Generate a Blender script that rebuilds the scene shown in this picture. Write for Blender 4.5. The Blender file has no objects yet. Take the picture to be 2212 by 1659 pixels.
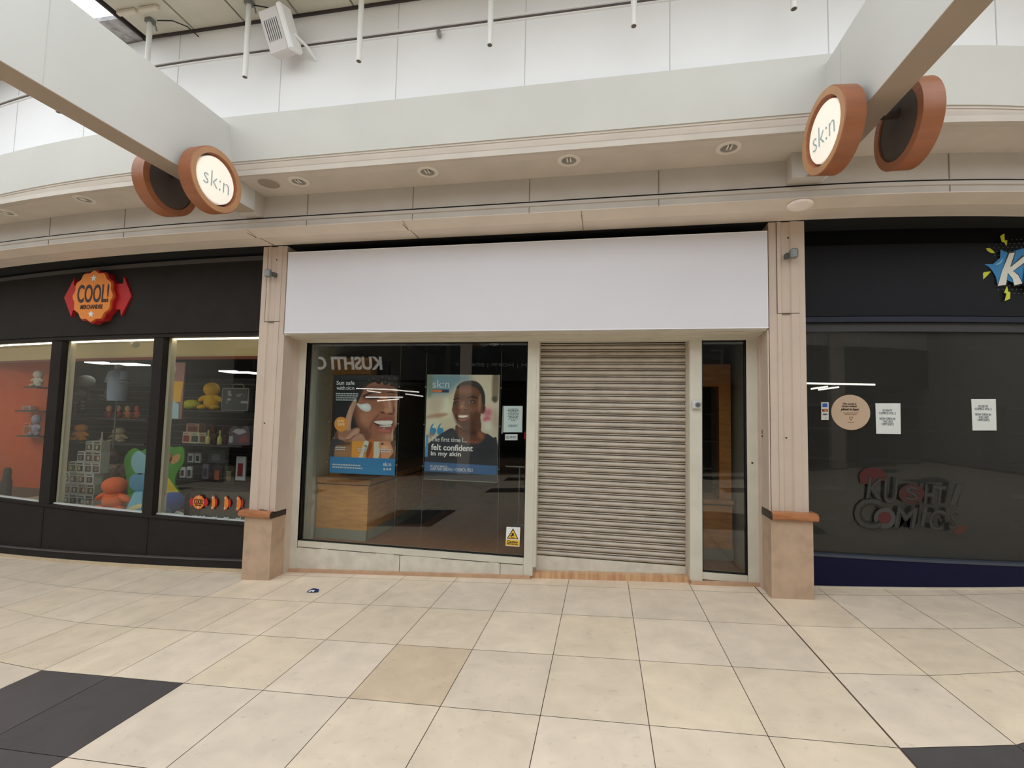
import bpy, bmesh, math, random
from mathutils import Vector, Matrix
random.seed(7)
C = bpy.context.scene.collection
sc = bpy.context.scene
PI = math.pi
H = 1.546          # eye height: geometry below is written relative to eye level and lifted by H when linked
# ---------------------------------------------------------------- camera, sky, exposure
RX, RY, RZ, F = -0.06424084, 0.186953, 0.02219599, 1047.08
def _m3(rows): return Matrix(rows)
_B = _m3(((1,0,0),(0,0,-1),(0,1,0)))
_X = _m3(((1,0,0),(0,math.cos(RX),-math.sin(RX)),(0,math.sin(RX),math.cos(RX))))
_Y = _m3(((math.cos(RY),0,math.sin(RY)),(0,1,0),(-math.sin(RY),0,math.cos(RY))))
_Z = _m3(((math.cos(RZ),-math.sin(RZ),0),(math.sin(RZ),math.cos(RZ),0),(0,0,1)))
M = _Z @ _X @ _Y @ _B                      # world -> (right, down, forward)
cam = bpy.data.objects.new('camera', bpy.data.cameras.new('camera')); C.objects.link(cam)
_r, _d, _f = M[0], M[1], M[2]
mw = Matrix(((_r[0], -_d[0], -_f[0], 0), (_r[1], -_d[1], -_f[1], 0), (_r[2], -_d[2], -_f[2], H), (0,0,0,1)))
cam.matrix_world = mw
cam.data.sensor_fit = 'HORIZONTAL'; cam.data.sensor_width = 36.0; cam.data.lens = F/2212*36
cam.data.clip_start = 0.05; cam.data.clip_end = 200
sc.camera = cam
w = bpy.data.worlds.new('sky'); sc.world = w; w.use_nodes = True
bg = w.node_tree.nodes['Background']; bg.inputs[0].default_value = (0.93, 0.97, 1.0, 1); bg.inputs[1].default_value = 2.6
sc.view_settings.view_transform = 'Standard'; sc.view_settings.look = 'None'
sc.view_settings.gamma = 1.0; sc.view_settings.exposure = -0.22; sc.view_settings.use_curve_mapping = False
sc.cycles.use_denoising = True
sc.cycles.max_bounces = 10; sc.cycles.diffuse_bounces = 6; sc.cycles.glossy_bounces = 4; sc.cycles.transparent_max_bounces = 12

def P(u, v, y=None, x=None, z=None):
    """where the sight line through photo pixel (u, v) meets the plane y=, x= or z="""
    d = M.transposed() @ Vector(((u-1106)/F, (v-829.5)/F, 1.0))
    t = y/d.y if y is not None else (x/d.x if x is not None else z/d.z)
    return d*t
# ---------------------------------------------------------------- materials
def lin(c):
    c = c/255.0
    return c/12.92 if c <= 0.04045 else ((c+0.055)/1.055)**2.4
def rgb(r, g, b): return (lin(r), lin(g), lin(b), 1)
MATS = {}
def mat(name, col, rough=0.6, metal=0.0, noise=0.0, scale=8.0, bump=0.0, emit=0.0, spec=0.5, stretch=None, col2=None):
    if name in MATS: return MATS[name]
    m = bpy.data.materials.new(name); m.use_nodes = True; nt = m.node_tree; b = nt.nodes['Principled BSDF']
    c = rgb(*col)
    b.inputs['Base Color'].default_value = c; b.inputs['Roughness'].default_value = rough
    b.inputs['Metallic'].default_value = metal; b.inputs['Specular IOR Level'].default_value = spec
    if noise or bump or col2:
        tc = nt.nodes.new('ShaderNodeTexCoord'); n = nt.nodes.new('ShaderNodeTexNoise')
        n.inputs['Scale'].default_value = scale; n.inputs['Detail'].default_value = 5
        if stretch:
            mp = nt.nodes.new('ShaderNodeMapping'); mp.inputs['Scale'].default_value = stretch
            nt.links.new(tc.outputs['Object'], mp.inputs[0]); nt.links.new(mp.outputs[0], n.inputs['Vector'])
        else: nt.links.new(tc.outputs['Object'], n.inputs['Vector'])
        r = nt.nodes.new('ShaderNodeMix'); r.data_type = 'RGBA'
        k2 = rgb(*col2) if col2 else tuple(min(1, x*(1-noise)) for x in c[:3])+(1,)
        k1 = c if col2 else tuple(min(1, x*(1+noise*0.6)) for x in c[:3])+(1,)
        mr = nt.nodes.new('ShaderNodeMapRange'); mr.inputs[1].default_value = 0.35; mr.inputs[2].default_value = 0.65
        nt.links.new(n.outputs['Fac'], mr.inputs[0]); nt.links.new(mr.outputs[0], r.inputs[0])
        r.inputs[6].default_value = k1; r.inputs[7].default_value = k2
        nt.links.new(r.outputs[2], b.inputs['Base Color'])
        if bump:
            bp = nt.nodes.new('ShaderNodeBump'); bp.inputs['Strength'].default_value = bump; bp.inputs['Distance'].default_value = 0.01
            nt.links.new(n.outputs['Fac'], bp.inputs['Height']); nt.links.new(bp.outputs[0], b.inputs['Normal'])
    if emit:
        b.inputs['Emission Color'].default_value = c; b.inputs['Emission Strength'].default_value = emit
    MATS[name] = m; return m
def glass(name, tint=(1,1,1), ior=1.5, k=1.0, film=0.0):
    m = bpy.data.materials.new(name); m.use_nodes = True; nt = m.node_tree
    for n in list(nt.nodes):
        if n.type != 'OUTPUT_MATERIAL': nt.nodes.remove(n)
    out = [n for n in nt.nodes if n.type == 'OUTPUT_MATERIAL'][0]
    t = nt.nodes.new('ShaderNodeBsdfTransparent'); t.inputs[0].default_value = tint+(1,)
    g = nt.nodes.new('ShaderNodeBsdfGlossy'); g.inputs['Roughness'].default_value = 0.0; g.inputs[0].default_value = (1,1,1,1)
    lw = nt.nodes.new('ShaderNodeLayerWeight'); pw = nt.nodes.new('ShaderNodeMath'); pw.operation = 'POWER'; pw.inputs[1].default_value = 5
    mu = nt.nodes.new('ShaderNodeMath'); mu.operation = 'MULTIPLY_ADD'; mu.inputs[1].default_value = 0.96*k; mu.inputs[2].default_value = 0.04*k
    nt.links.new(lw.outputs['Facing'], pw.inputs[0]); nt.links.new(pw.outputs[0], mu.inputs[0])
    mx = nt.nodes.new('ShaderNodeMixShader')
    nt.links.new(mu.outputs[0], mx.inputs[0])
    src = t.outputs[0]
    if film:
        df = nt.nodes.new('ShaderNodeBsdfDiffuse'); df.inputs[0].default_value = (.5,.5,.46,1); m2 = nt.nodes.new('ShaderNodeMixShader'); m2.inputs[0].default_value = film
        nt.links.new(t.outputs[0], m2.inputs[1]); nt.links.new(df.outputs[0], m2.inputs[2]); src = m2.outputs[0]
    nt.links.new(src, mx.inputs[1]); nt.links.new(g.outputs[0], mx.inputs[2]); nt.links.new(mx.outputs[0], out.inputs[0])
    return m
def floor_mat():
    m = bpy.data.materials.new('limestone tiles'); m.use_nodes = True; nt = m.node_tree; b = nt.nodes['Principled BSDF']
    at = nt.nodes.new('ShaderNodeVertexColor'); at.layer_name = 'tile'
    tc = nt.nodes.new('ShaderNodeTexCoord')
    n1 = nt.nodes.new('ShaderNodeTexNoise'); n1.inputs['Scale'].default_value = 5; n1.inputs['Detail'].default_value = 6; n1.inputs['Distortion'].default_value = 0.6
    n2 = nt.nodes.new('ShaderNodeTexNoise'); n2.inputs['Scale'].default_value = 26; n2.inputs['Detail'].default_value = 4
    nt.links.new(tc.outputs['Object'], n1.inputs['Vector']); nt.links.new(tc.outputs['Object'], n2.inputs['Vector'])
    r1 = nt.nodes.new('ShaderNodeMapRange'); r1.inputs[1].default_value = 0.3; r1.inputs[2].default_value = 0.75; r1.inputs[3].default_value = 1.05; r1.inputs[4].default_value = 0.86
    r2 = nt.nodes.new('ShaderNodeMapRange'); r2.inputs[1].default_value = 0.62; r2.inputs[2].default_value = 0.74; r2.inputs[3].default_value = 1.0; r2.inputs[4].default_value = 0.86
    nt.links.new(n1.outputs['Fac'], r1.inputs[0]); nt.links.new(n2.outputs['Fac'], r2.inputs[0])
    mu = nt.nodes.new('ShaderNodeMath'); mu.operation = 'MULTIPLY'; nt.links.new(r1.outputs[0], mu.inputs[0]); nt.links.new(r2.outputs[0], mu.inputs[1])
    vs = nt.nodes.new('ShaderNodeVectorMath'); vs.operation = 'SCALE'
    nt.links.new(at.outputs['Color'], vs.inputs[0]); nt.links.new(mu.outputs[0], vs.inputs['Scale'])
    nt.links.new(vs.outputs[0], b.inputs['Base Color'])
    b.inputs['Roughness'].default_value = 0.42; b.inputs['Specular IOR Level'].default_value = 0.35
    return m
def wood(name, c1, c2, rough=0.45, axis=(1,1,14)):
    return mat(name, c1, rough=rough, col2=c2, scale=3.0, stretch=axis)
WHITE   = mat('white painted panel', (212,212,206), 0.55, noise=0.03, scale=2)
UPPER   = mat('white upper wall panel', (238,238,238), 0.5, noise=0.02, scale=1.5)
BEIGE   = mat('beige plaster', (208,198,186), 0.7, noise=0.05, scale=3)
SOFFIT  = mat('beige soffit plaster', (206,197,186), 0.7, noise=0.05, scale=3)
LOWWALL = mat('warm grey wall panel', (196,189,180), 0.7, noise=0.05, scale=3)
CORN    = mat('cream cornice paint', (224,212,198), 0.6, noise=0.05, scale=3)
PILLAR  = mat('pinkish cream pillar paint', (205,187,171), 0.6, noise=0.04, scale=4)
STONE   = mat('polished limestone base', (190,163,138), 0.35, noise=0.14, scale=7)
CAPWOOD = wood('varnished oak rail', (186,126,84), (158,98,62), 0.35, (3,14,14))
PLATE   = mat('dark brown end plate', (62,50,44), 0.5, noise=0.1, scale=20)
FRAME   = mat('off-white window frame paint', (214,209,194), 0.45, noise=0.05, scale=6)
PLINTH  = mat('scuffed white plinth board', (218,212,198), 0.5, noise=0.10, scale=9)
BLACK   = mat('black rubber', (14,14,14), 0.5, noise=0.1, scale=30)
DARK    = mat('dark void', (10,10,9), 0.9, noise=0.1, scale=3)
CHAR    = mat('charcoal shopfront paint', (46,42,40), 0.7, noise=0.08, scale=5, spec=0.12)
CHARG   = mat('grey metal capping', (84,79,78), 0.5, noise=0.05, scale=5)
GREYM   = mat('grey cast metal', (130,134,134), 0.4, metal=0.3, noise=0.05, scale=20)
STEEL   = mat('brushed steel', (170,170,168), 0.3, metal=0.9, noise=0.05, scale=30)
SLAT    = mat('galvanised shutter steel', (192,182,168), 0.45, metal=0.05, noise=0.10, scale=6)
PANEL   = mat('blank white sign face', (222,221,227), 0.5, noise=0.01, scale=2)
GLASS   = glass('clear shop glass', (0.93,0.95,0.93), 1.5, 1.0)
GLASSK  = glass('smoked shop glass', (0.36,0.37,0.36), 1.5, 0.7, film=0.05)
def flat(c, rough=0.6): return mat('paint %d %d %d' % c, c, rough, noise=0.03, scale=12)
def glow(c, e): return mat('lit %d %d %d %.2f' % (c+(e,)), c, 0.5, emit=e, noise=0.01)
# ---------------------------------------------------------------- mesh helper
class MB:
    def __init__(s): s.v = []; s.f = []; s.m = []; s.k = 0
    def add(s, vs, fs, m=None):
        o = len(s.v); s.v += [tuple(v) for v in vs]; s.f += [tuple(i+o for i in f) for f in fs]; s.m += [s.k if m is None else m]*len(fs); return s
    def box(s, x0, x1, y0, y1, z0, z1, m=None):
        vs = [(x,y,z) for z in (z0,z1) for y in (y0,y1) for x in (x0,x1)]
        return s.add(vs, [(0,2,3,1),(4,5,7,6),(0,1,5,4),(2,6,7,3),(0,4,6,2),(1,3,7,5)], m)
    def bbox(s, x0, x1, y0, y1, z0, z1, b=0.01, m=None):           # box with chamfered vertical + horizontal edges
        vs = []
        for z, i in ((z0, b), (z0+b, 0), (z1-b, 0), (z1, b)):
            vs += [(x0+i+b*(i==0),y0+i,z),(x1-i-b*(i==0),y0+i,z),(x1-i,y0+i+b*(i==0),z),(x1-i,y1-i-b*(i==0),z),(x1-i-b*(i==0),y1-i,z),(x0+i+b*(i==0),y1-i,z),(x0+i,y1-i-b*(i==0),z),(x0+i,y0+i+b*(i==0),z)]
        return s.rings([vs[k*8:k*8+8] for k in range(4)], True, True, m)
    def rings(s, R, closed=True, caps=False, m=None):
        n = len(R[0]); vs = [p for r in R for p in r]; fs = []
        for i in range(len(R)-1):
            for j in range(n if closed else n-1):
                a = i*n+j; b = i*n+(j+1) % n; fs.append((a, b, b+n, a+n))
        if caps: fs.append(tuple(range(n-1, -1, -1))); fs.append(tuple((len(R)-1)*n+j for j in range(n)))
        return s.add(vs, fs, m)
    def prism(s, pts, y, d, m=None):                                # outline in x,z at depth y, extruded back by d
        n = len(pts); vs = [(p[0], y, p[1]) for p in pts]+[(p[0], y+d, p[1]) for p in pts]
        return s.add(vs, [tuple(range(n)), tuple(range(2*n-1, n-1, -1))]+[(i, n+i, n+(i+1) % n, (i+1) % n) for i in range(n)], m)
    def cyl(s, a, b, r, n=16, r2=None, m=None):
        a = Vector(a); b = Vector(b); r2 = r if r2 is None else r2; d = (b-a).normalized()
        u = d.cross(Vector((0,0,1)) if abs(d.z) < 0.9 else Vector((1,0,0))).normalized(); v = d.cross(u)
        R = [[tuple(p+u*(q*math.cos(2*PI*i/n))+v*(q*math.sin(2*PI*i/n))) for i in range(n)] for p, q in ((a, r), (b, r2))]
        return s.rings(R, True, True, m)
    def tube(s, pts, r, n=8, m=None):
        pts = [Vector(p) for p in pts]; R = []
        for i, p in enumerate(pts):
            d = (pts[min(i+1, len(pts)-1)]-pts[max(i-1, 0)]).normalized()
            u = d.cross(Vector((0.13,0.21,1)) if abs(d.z) < 0.95 else Vector((1,0,0))).normalized(); v = d.cross(u)
            R.append([tuple(p+u*(r*math.cos(2*PI*k/n))+v*(r*math.sin(2*PI*k/n))) for k in range(n)])
        return s.rings(R, True, True, m)
    def ball(s, c, r, n=20, k=12, rot=None, m=None):
        r = (r, r, r) if isinstance(r, (int, float)) else r; R = []
        q = Matrix.Rotation(rot[0], 3, rot[1]) if rot else Matrix.Identity(3)
        for i in range(1, k):
            t = PI*i/k; R.append([tuple(Vector(c)+q@Vector((r[0]*math.sin(t)*math.cos(2*PI*j/n), r[1]*math.sin(t)*math.sin(2*PI*j/n), -r[2]*math.cos(t)))) for j in range(n)])
        o = len(s.v); s.rings(R, True, True, m); return s
    def lathe(s, prof, c, ax='z', n=40, m=None, cap=False):         # prof: (radius, height) ; axis through c
        R = []
        for r, h in prof:
            ring = []
            for j in range(n):
                a = 2*PI*j/n; u, v = r*math.cos(a), r*math.sin(a)
                p = (u, v, h) if ax == 'z' else ((h, u, v) if ax == 'x' else (u, h, v))
                ring.append((c[0]+p[0], c[1]+p[1], c[2]+p[2]))
            R.append(ring)
        return s.rings(R, True, cap, m)
WL = {}
def _link(name, mesh, mats, parent, org):
    o = bpy.data.objects.new(name, mesh); C.objects.link(o)
    for m in (mats if isinstance(mats, (list, tuple)) else [mats]): mesh.materials.append(m)
    if parent is not None: o.parent = parent; WL[o.name] = WL[parent.name]
    else: o.location = org; WL[o.name] = org
    return o
def build(mb, name, mats, parent=None, smooth=False, org=None, lift=H, label=None):
    vs = [Vector((v[0], v[1], v[2]+lift)) for v in mb.v]
    if parent is not None: org = WL[parent.name]
    elif org is None:
        xs = [v.x for v in vs]; ys = [v.y for v in vs]; zs = [v.z for v in vs]
        org = Vector(((min(xs)+max(xs))/2, (min(ys)+max(ys))/2, min(zs)))
    me = bpy.data.meshes.new(name); me.from_pydata([v-org for v in vs], [], mb.f)
    bm = bmesh.new(); bm.from_mesh(me); bmesh.ops.recalc_face_normals(bm, faces=bm.faces); bm.to_mesh(me); bm.free()
    for i, p in enumerate(me.polygons): p.material_index = mb.m[i]; p.use_smooth = smooth
    if smooth:
        try: me.set_sharp_from_angle(angle=math.radians(35))
        except Exception: pass
    o = _link(name, me, mats, parent, org)
    if label: o['label'] = label
    return o
def thing(name, label, cat, loc, group=None, kind=None):
    o = bpy.data.objects.new(name, None); C.objects.link(o); L = Vector((loc[0], loc[1], loc[2]+H))
    o.location = L; WL[o.name] = L; o.empty_display_size = 0.1
    return tag(o, label, cat, group, kind)
def tag(o, label=None, cat=None, group=None, kind=None):
    if label: o['label'] = label
    if cat: o['category'] = cat
    if group: o['group'] = group
    if kind: o['kind'] = kind
    return o
def struct(name, mb, m, label=None, cat=None, **k):
    return tag(build(mb, name, m, **k), label, cat, None, 'structure')
def text_geo(s, extrude=0.0, offset=0.0, shear=0.0, spacing=1.0):
    cu = bpy.data.curves.new('t', 'FONT'); cu.body = s; cu.extrude = extrude; cu.offset = offset; cu.resolution_u = 3
    cu.shear = shear; cu.space_character = spacing; cu.fill_mode = 'BOTH' if extrude else 'FRONT'
    o = bpy.data.objects.new('t', cu); C.objects.link(o); bpy.context.view_layer.update()
    me = o.to_mesh(); vs = [v.co.copy() for v in me.vertices]; fs = [tuple(p.vertices) for p in me.polygons]
    o.to_mesh_clear(); bpy.data.objects.remove(o); bpy.data.curves.remove(cu)
    return vs, fs
def text_mb(mb, s, c, w=None, h=None, right=(1,0,0), up=(0,0,1), d=0.002, bold=0.0, shear=0.0, m=None, align='c'):
    """lettering fitted to width w and height h, centred (or left aligned) at c, standing d proud"""
    vs, fs = text_geo(s, extrude=0.5, offset=bold, shear=shear)
    if not vs: return
    x0 = min(v.x for v in vs); x1 = max(v.x for v in vs); y0 = min(v.y for v in vs); y1 = max(v.y for v in vs)
    sx = w/(x1-x0) if w else None; sy = h/(y1-y0) if h else None
    sx = sx or sy; sy = sy or sx
    R = Vector(right).normalized(); U = Vector(up).normalized(); N = R.cross(U); c = Vector(c)
    ox = (x0+x1)/2 if align == 'c' else x0
    out = [c+R*((v.x-ox)*sx)+U*((v.y-(y0+y1)/2)*sy)+N*(d*(0.5+v.z)) for v in vs]
    mb.add(out, fs, m)
def lettering(name, s, c, w, h, m, parent, **k):
    mb = MB(); text_mb(mb, s, c, w, h, **k); return build(mb, name, m, parent)
def smooth_loop(pts, n=6):
    out = []; N = len(pts)
    for i in range(N):
        a, b, c, d = (pts[(i-1) % N], pts[i], pts[(i+1) % N], pts[(i+2) % N])
        for k in range(n):
            t = k/n; out.append(tuple(0.5*((2*b[j])+(-a[j]+c[j])*t+(2*a[j]-5*b[j]+4*c[j]-d[j])*t*t+(-a[j]+3*b[j]-3*c[j]+d[j])*t**3) for j in (0,1)))
    return out
def pic(mb, pts, y, d, sm=False, m=None):
    """a flat printed shape on the plane y, outline given in photo pixels"""
    if sm: pts = smooth_loop(pts)
    q = [P(u, v, y=y) for u, v in pts]
    mb.prism([(p.x, p.z) for p in q], y, d, m)
# ---------------------------------------------------------------- bay curves
XL, XR = -3.45, 1.60
def off(x, RL=28.0, RR=9.5):
    if x < XL: return (XL-x)**2/(2*RL)
    if x > XR: return (x-XR)**2/(2*RR)
    return 0.0
XS_ALL = [-12+0.25*i for i in range(34)]+[XL]+[-3.2, 1.4, XR]+[1.75+0.2*i for i in range(38)]
XS_L = [x for x in XS_ALL if x <= XL]; XS_R = [x for x in XS_ALL if x >= XR]
def sweep(mb, prof, xs, RL=28.0, RR=9.5, closed=True, m=None):
    R = [[(x, y+off(x, RL, RR), z) for y, z in prof] for x in xs]
    return mb.rings(R, closed, closed, m)
def fz(x): return -H+0.053*x
# ---------------------------------------------------------------- floor
def floor():
    rows0 = [4.615, 3.955, 3.29, 2.63]
    rows = [5.1]+rows0+[2.63-0.66*i for i in range(1, 11)]
    def curv(y): 
        pts = [(2.0,.30),(2.7,.22),(3.3,.075),(4.0,.035),(5.0,.018)]
        if y <= 2.0: return .30
        for (a, p), (b, q) in zip(pts, pts[1:]):
            if y <= b: return p+(q-p)*(y-a)/(b-a)
        return .018
    def curvR(y): 
        pts = [(2.0,.45),(2.65,.34),(3.28,.14),(3.95,.058),(5.0,.04)]
        if y <= 2.0: return .45
        for (a, p), (b, q) in zip(pts, pts[1:]):
            if y <= b: return p+(q-p)*(y-a)/(b-a)
        return .04
    def wy(x, y):
        s = -0.014*(min(max(x,-3.6),1.34)+0.5)
        if x < -3.6: s += curv(y)*min(-3.6-x, max(1.2, min(3.2, 1.9+(y-3.3)*1.8)))**2
        if x > 1.34: s += curvR(y)*min(x-1.34, max(1.0, min(3.0, 1.4+(y-3.3)*1.8)))**2
        return y+s*(1 if y > 0 else 0.2)
    cols = [-12.6+0.58*i for i in range(16)]+[-3.60]; cols = [c for c in cols if c < -3.65]+[-3.60]
    cols = sorted([-3.60-0.565*i for i in range(1, 17)])+[-3.60+0.5488*i for i in range(10)]+[1.34+0.522*i for i in range(1, 18)]
    mb = MB(); colr = []
    base = (233,216,194); dark = (84,80,80)
    g = 0.0022
    for j in range(len(rows)-1):
        for i in range(len(cols)-1):
            x0, x1 = cols[i]+g, cols[i+1]-g
            gl = 0.006 if abs(cols[i]-1.34) < .01 else 0
            x0 += gl
            ya, yb = rows[j]-g, rows[j+1]+g
            n = 1
            vs = [(x0, wy(x0,ya), fz(x0)), (x1, wy(x1,ya), fz(x1)), (x1, wy(x1,yb), fz(x1)), (x0, wy(x0,yb), fz(x0))]
            mb.add(vs, [(3,2,1,0)])
            isdark = False
            if rows[j] < 2.7 and -3.61 <= cols[i] < -2.6 : isdark = rows[j+1] > 1.2
            if rows[j] < 2.7 and 1.3 < cols[i] < 2.4: isdark = rows[j+1] > 1.2
            if rows[j] < 1.0 and (i % 9 in (0,1)) and j % 3 == 0: isdark = True
            k = random.uniform(0.95, 1.03); t = random.uniform(-3, 3)
            if isdark: colr.append((dark, random.uniform(0.9,1.1)))
            elif abs(cols[i]+1.405) < .03 and rows[j] == 3.29: colr.append(((226,204,176), .93))
            else: colr.append(((base[0]+t*0.3, base[1], base[2]-t), k*(0.95 if cols[i] < -3.7 else 1)))
    # the stained tile in front of the shutter
    o = build(mb, 'floor', floor_mat()); o['kind'] = 'structure'; me = o.data
    ca = me.color_attributes.new('tile', 'FLOAT_COLOR', 'CORNER')
    for p, (c, k) in zip(me.polygons, colr):
        for li in p.loop_indices: ca.data[li].color = (lin(c[0])*k, lin(c[1])*k, lin(c[2])*k, 1)
    mb = MB(); xs = [-12.8, 10.6]
    mb.add([(xs[0], -4.6, fz(xs[0])-.004), (xs[1], -4.6, fz(xs[1])-.004), (xs[1], 7.4, fz(xs[1])-.004), (xs[0], 7.4, fz(xs[0])-.004),
            (xs[0], -4.6, fz(xs[0])-.25), (xs[1], -4.6, fz(xs[1])-.25), (xs[1], 7.4, fz(xs[1])-.25), (xs[0], 7.4, fz(xs[0])-.25)],
           [(0,1,2,3),(7,6,5,4),(0,4,5,1),(1,5,6,2),(2,6,7,3),(3,7,4,0)])
    struct('floor_bed', mb, mat('brown tile grout', (112,92,76), 0.8, noise=0.1))
floor()
# ---------------------------------------------------------------- upper structure
# wall band above the shopfronts (y 4.12) with its thin shadow slot, and the bulkhead with downlight soffit
mb = MB()
sweep(mb, [(4.12,1.885),(4.12,2.10),(4.40,2.10),(4.40,1.885)], XS_ALL)
struct('wall_back', mb, LOWWALL)
mb = MB()
sweep(mb, [(4.118,1.76),(4.118,1.835),(4.105,1.84),(4.105,1.868),(4.40,1.868),(4.40,1.76)], XS_ALL)
struct('trim_1', mb, LOWWALL)
mb = MB(); sweep(mb, [(4.1185,1.8665),(4.1185,1.8855),(4.30,1.8855),(4.30,1.8665)], XS_ALL); struct('trim_2', mb, DARK)
# vertical joints of the wall band
mb = MB()
for x in (-9.4,-8.3,-7.2,-6.1,-5.0,-2.83,-1.75,-0.66,0.44,2.60,3.7,4.8,5.9):
    y = 4.12+off(x)
    mb.box(x-.004, x+.004, y-.003, y+.01, 1.89, 2.09); mb.box(x-.003, x+.003, y-.006, y+.01, 1.77, 1.833)
struct('trim_3', mb, mat('joint shadow line', (140,128,116), 0.8, noise=0.05))
# soffit
mb = MB(); sweep(mb, [(3.70,2.095),(4.13,2.095),(4.13,2.14),(3.70,2.14)], XS_ALL, 22, 8); struct('ceiling_soffit', mb, SOFFIT)
# moulded lower edge of the bulkhead
mb = MB(); sweep(mb, [(3.735,2.093),(3.722,2.093),(3.722,2.112),(3.712,2.116),(3.712,2.13),(3.70,2.15),(3.692,2.18),(3.69,2.197),(3.684,2.197),(3.684,2.216),(3.80,2.216),(3.80,2.093)], XS_ALL, 18, 5.5)
struct('trim_4', mb, BEIGE)
mb = MB(); sweep(mb, [(3.674,2.215),(3.605,2.592),(3.64,2.60),(3.80,2.60),(3.80,2.215)], XS_ALL, 18, 5.5); struct('wall_bulkhead', mb, WHITE)
# upper white wall with a dark-backed rail
mb = MB()
sweep(mb, [(3.66,2.55),(3.66,3.185),(3.80,3.185),(3.80,2.55)], XS_ALL, 18, 5.5)
sweep(mb, [(3.66,3.235),(3.66,3.50),(3.80,3.50),(3.80,3.235)], XS_ALL, 18, 5.5)
struct('wall_upper', mb, UPPER)
mb = MB()
sweep(mb, [(3.655,3.183),(3.648,3.186),(3.648,3.195),(3.70,3.195),(3.70,3.183)], XS_ALL, 18, 5.5)
sweep(mb, [(3.655,3.215),(3.640,3.219),(3.640,3.232),(3.655,3.236),(3.70,3.236),(3.70,3.215)], XS_ALL, 18, 5.5)
struct('trim_5', mb, UPPER)
mb = MB(); sweep(mb, [(3.6495,3.194),(3.6495,3.2165),(3.72,3.2165),(3.72,3.194)], XS_ALL, 18, 5.5); struct('trim_6', mb, mat('rail shadow gap', (92,84,82), 0.8, noise=0.1))
mb = MB()
for x in (-7.2,-6.1,-5.05,-3.93,-2.845,-1.745,-0.645,0.47,1.56,2.66,3.75):
    y = 3.66+off(x,18,5.5)
    mb.box(x-.003, x+.003, y-.002, y+.01, 2.60, 3.18); mb.box(x-.003, x+.003, y-.002, y+.01, 3.24, 3.495)
struct('trim_7', mb, mat('panel joint grey', (196,195,195), 0.7, noise=0.05))
# ceiling panels at the top: separate boards with dark gaps between
CEILM = mat('beige ceiling board', (206,202,188), 0.7, noise=0.05, scale=4)
mb = MB()
xs = [-4.30+0.535*i for i in range(26)]
for a, b in zip(xs, xs[1:]): mb.box(a+.010, b-.010, 2.75, 3.66+off(a,18,5.5), 3.505, 3.53)
struct('ceiling', mb, CEILM)
mb = MB(); mb.box(-4.33, 10, 2.75, 3.80, 3.56, 3.60); struct('ceiling_backing', mb, DARK)
mb = MB(); mb.box(-12.5, -4.33, 3.44, 4.9, 3.52, 3.56); struct('ceiling_flashing', mb, mat('crumpled grey roof lining', (176,174,176), 0.6, noise=0.35, scale=14, bump=0.8))
mb = MB(); mb.box(-4.335, -4.318, 2.75, 3.75, 3.485, 3.53); mb.box(-4.33, 10, 3.64, 3.66, 3.485, 3.507)
struct('trim_8', mb, mat('dark ceiling edge strip', (60,52,50), 0.7, noise=0.1))
# cornice that hangs over the shopfronts
mb = MB(); sweep(mb, [(4.115,1.768),(4.085,1.764),(4.225,1.728),(4.245,1.745),(4.50,1.748),(4.56,1.748),(4.56,1.785),(4.115,1.785)], XS_ALL, 28, 10.5)
struct('trim_9', mb, CORN)
mb = MB(); sweep(mb, [(4.5,1.747),(4.5,1.75),(4.95,1.76),(4.95,1.745)], XS_ALL, 28, 10.5); struct('ceiling_recess', mb, DARK)
mb = MB()
for x in (-3.455,-1.83,-0.2):
    mb.box(x-.002, x+.002, 4.09, 4.225, 1.726, 1.73)
    mb.add([(x-.002,4.083,1.7635),(x+.002,4.083,1.7635),(x+.002,4.225,1.7265),(x-.002,4.225,1.7265)], [(0,1,2,3)])
    mb.box(x-.002, x+.002, 4.25, 4.50, 1.7425, 1.7475)
struct('trim_10', mb, mat('hairline joint', (120,100,86), 0.8, noise=0.05))
# the oval cover plate on the cornice at the right joint
mb = MB(); n = 40; R = []
c = P(1728,443,y=4.16)
for r, dy in ((1.0, 0.0),(0.96,-.010),(0.8,-.018),(0.4,-.022),(0.02,-.022)):
    R.append([(c.x+.098*r*math.cos(2*PI*i/n), c.y+.075*r*math.sin(2*PI*i/n)+dy*.9, c.z+.0-.035*r*math.sin(2*PI*i/n)*.55+dy*.9) for i in range(n)])
mb.rings(R, True, True)
tag(build(mb, 'cover_plate', mat('pale pink cover plate', (250,238,230), 0.5, noise=0.03), smooth=True), 'smooth pale oval cover plate on the cornice joint above the right pillar', 'cover')
# ---------------------------------------------------------------- beams with their stub piers
def beam(x0, x1, label, jx, px0, px1, jy):
    t = thing('ceiling_beam', label, 'beam', ((x0+x1)/2, 0, 1.90), 'white beams crossing the mall')
    mb = MB(); mb.box(x0, x1, -3.6, 3.72, 1.90, 2.535); mb.box(x0, x1, 3.72, 4.125, 1.90, 2.094); build(mb, 'box_casing', mat('white beam casing', (216,217,214), 0.5, noise=0.02, scale=2), t)
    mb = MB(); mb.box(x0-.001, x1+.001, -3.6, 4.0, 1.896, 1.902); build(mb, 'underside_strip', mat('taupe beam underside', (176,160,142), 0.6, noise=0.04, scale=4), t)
    mb = MB(); mb.box(px0-.004, px1+.004, 3.99, 4.122, 1.890, 2.0945); build(mb, 'stub_pier', LOWWALL, t)
    mb = MB()
    for y in (jy, jy-2.2): mb.box(x0-.0015, x1+.0015, y-.003, y+.003, 1.90, 2.53)
    build(mb, 'joint_line', mat('pale joint', (206,204,200), 0.7, noise=0.03), t)
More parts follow.
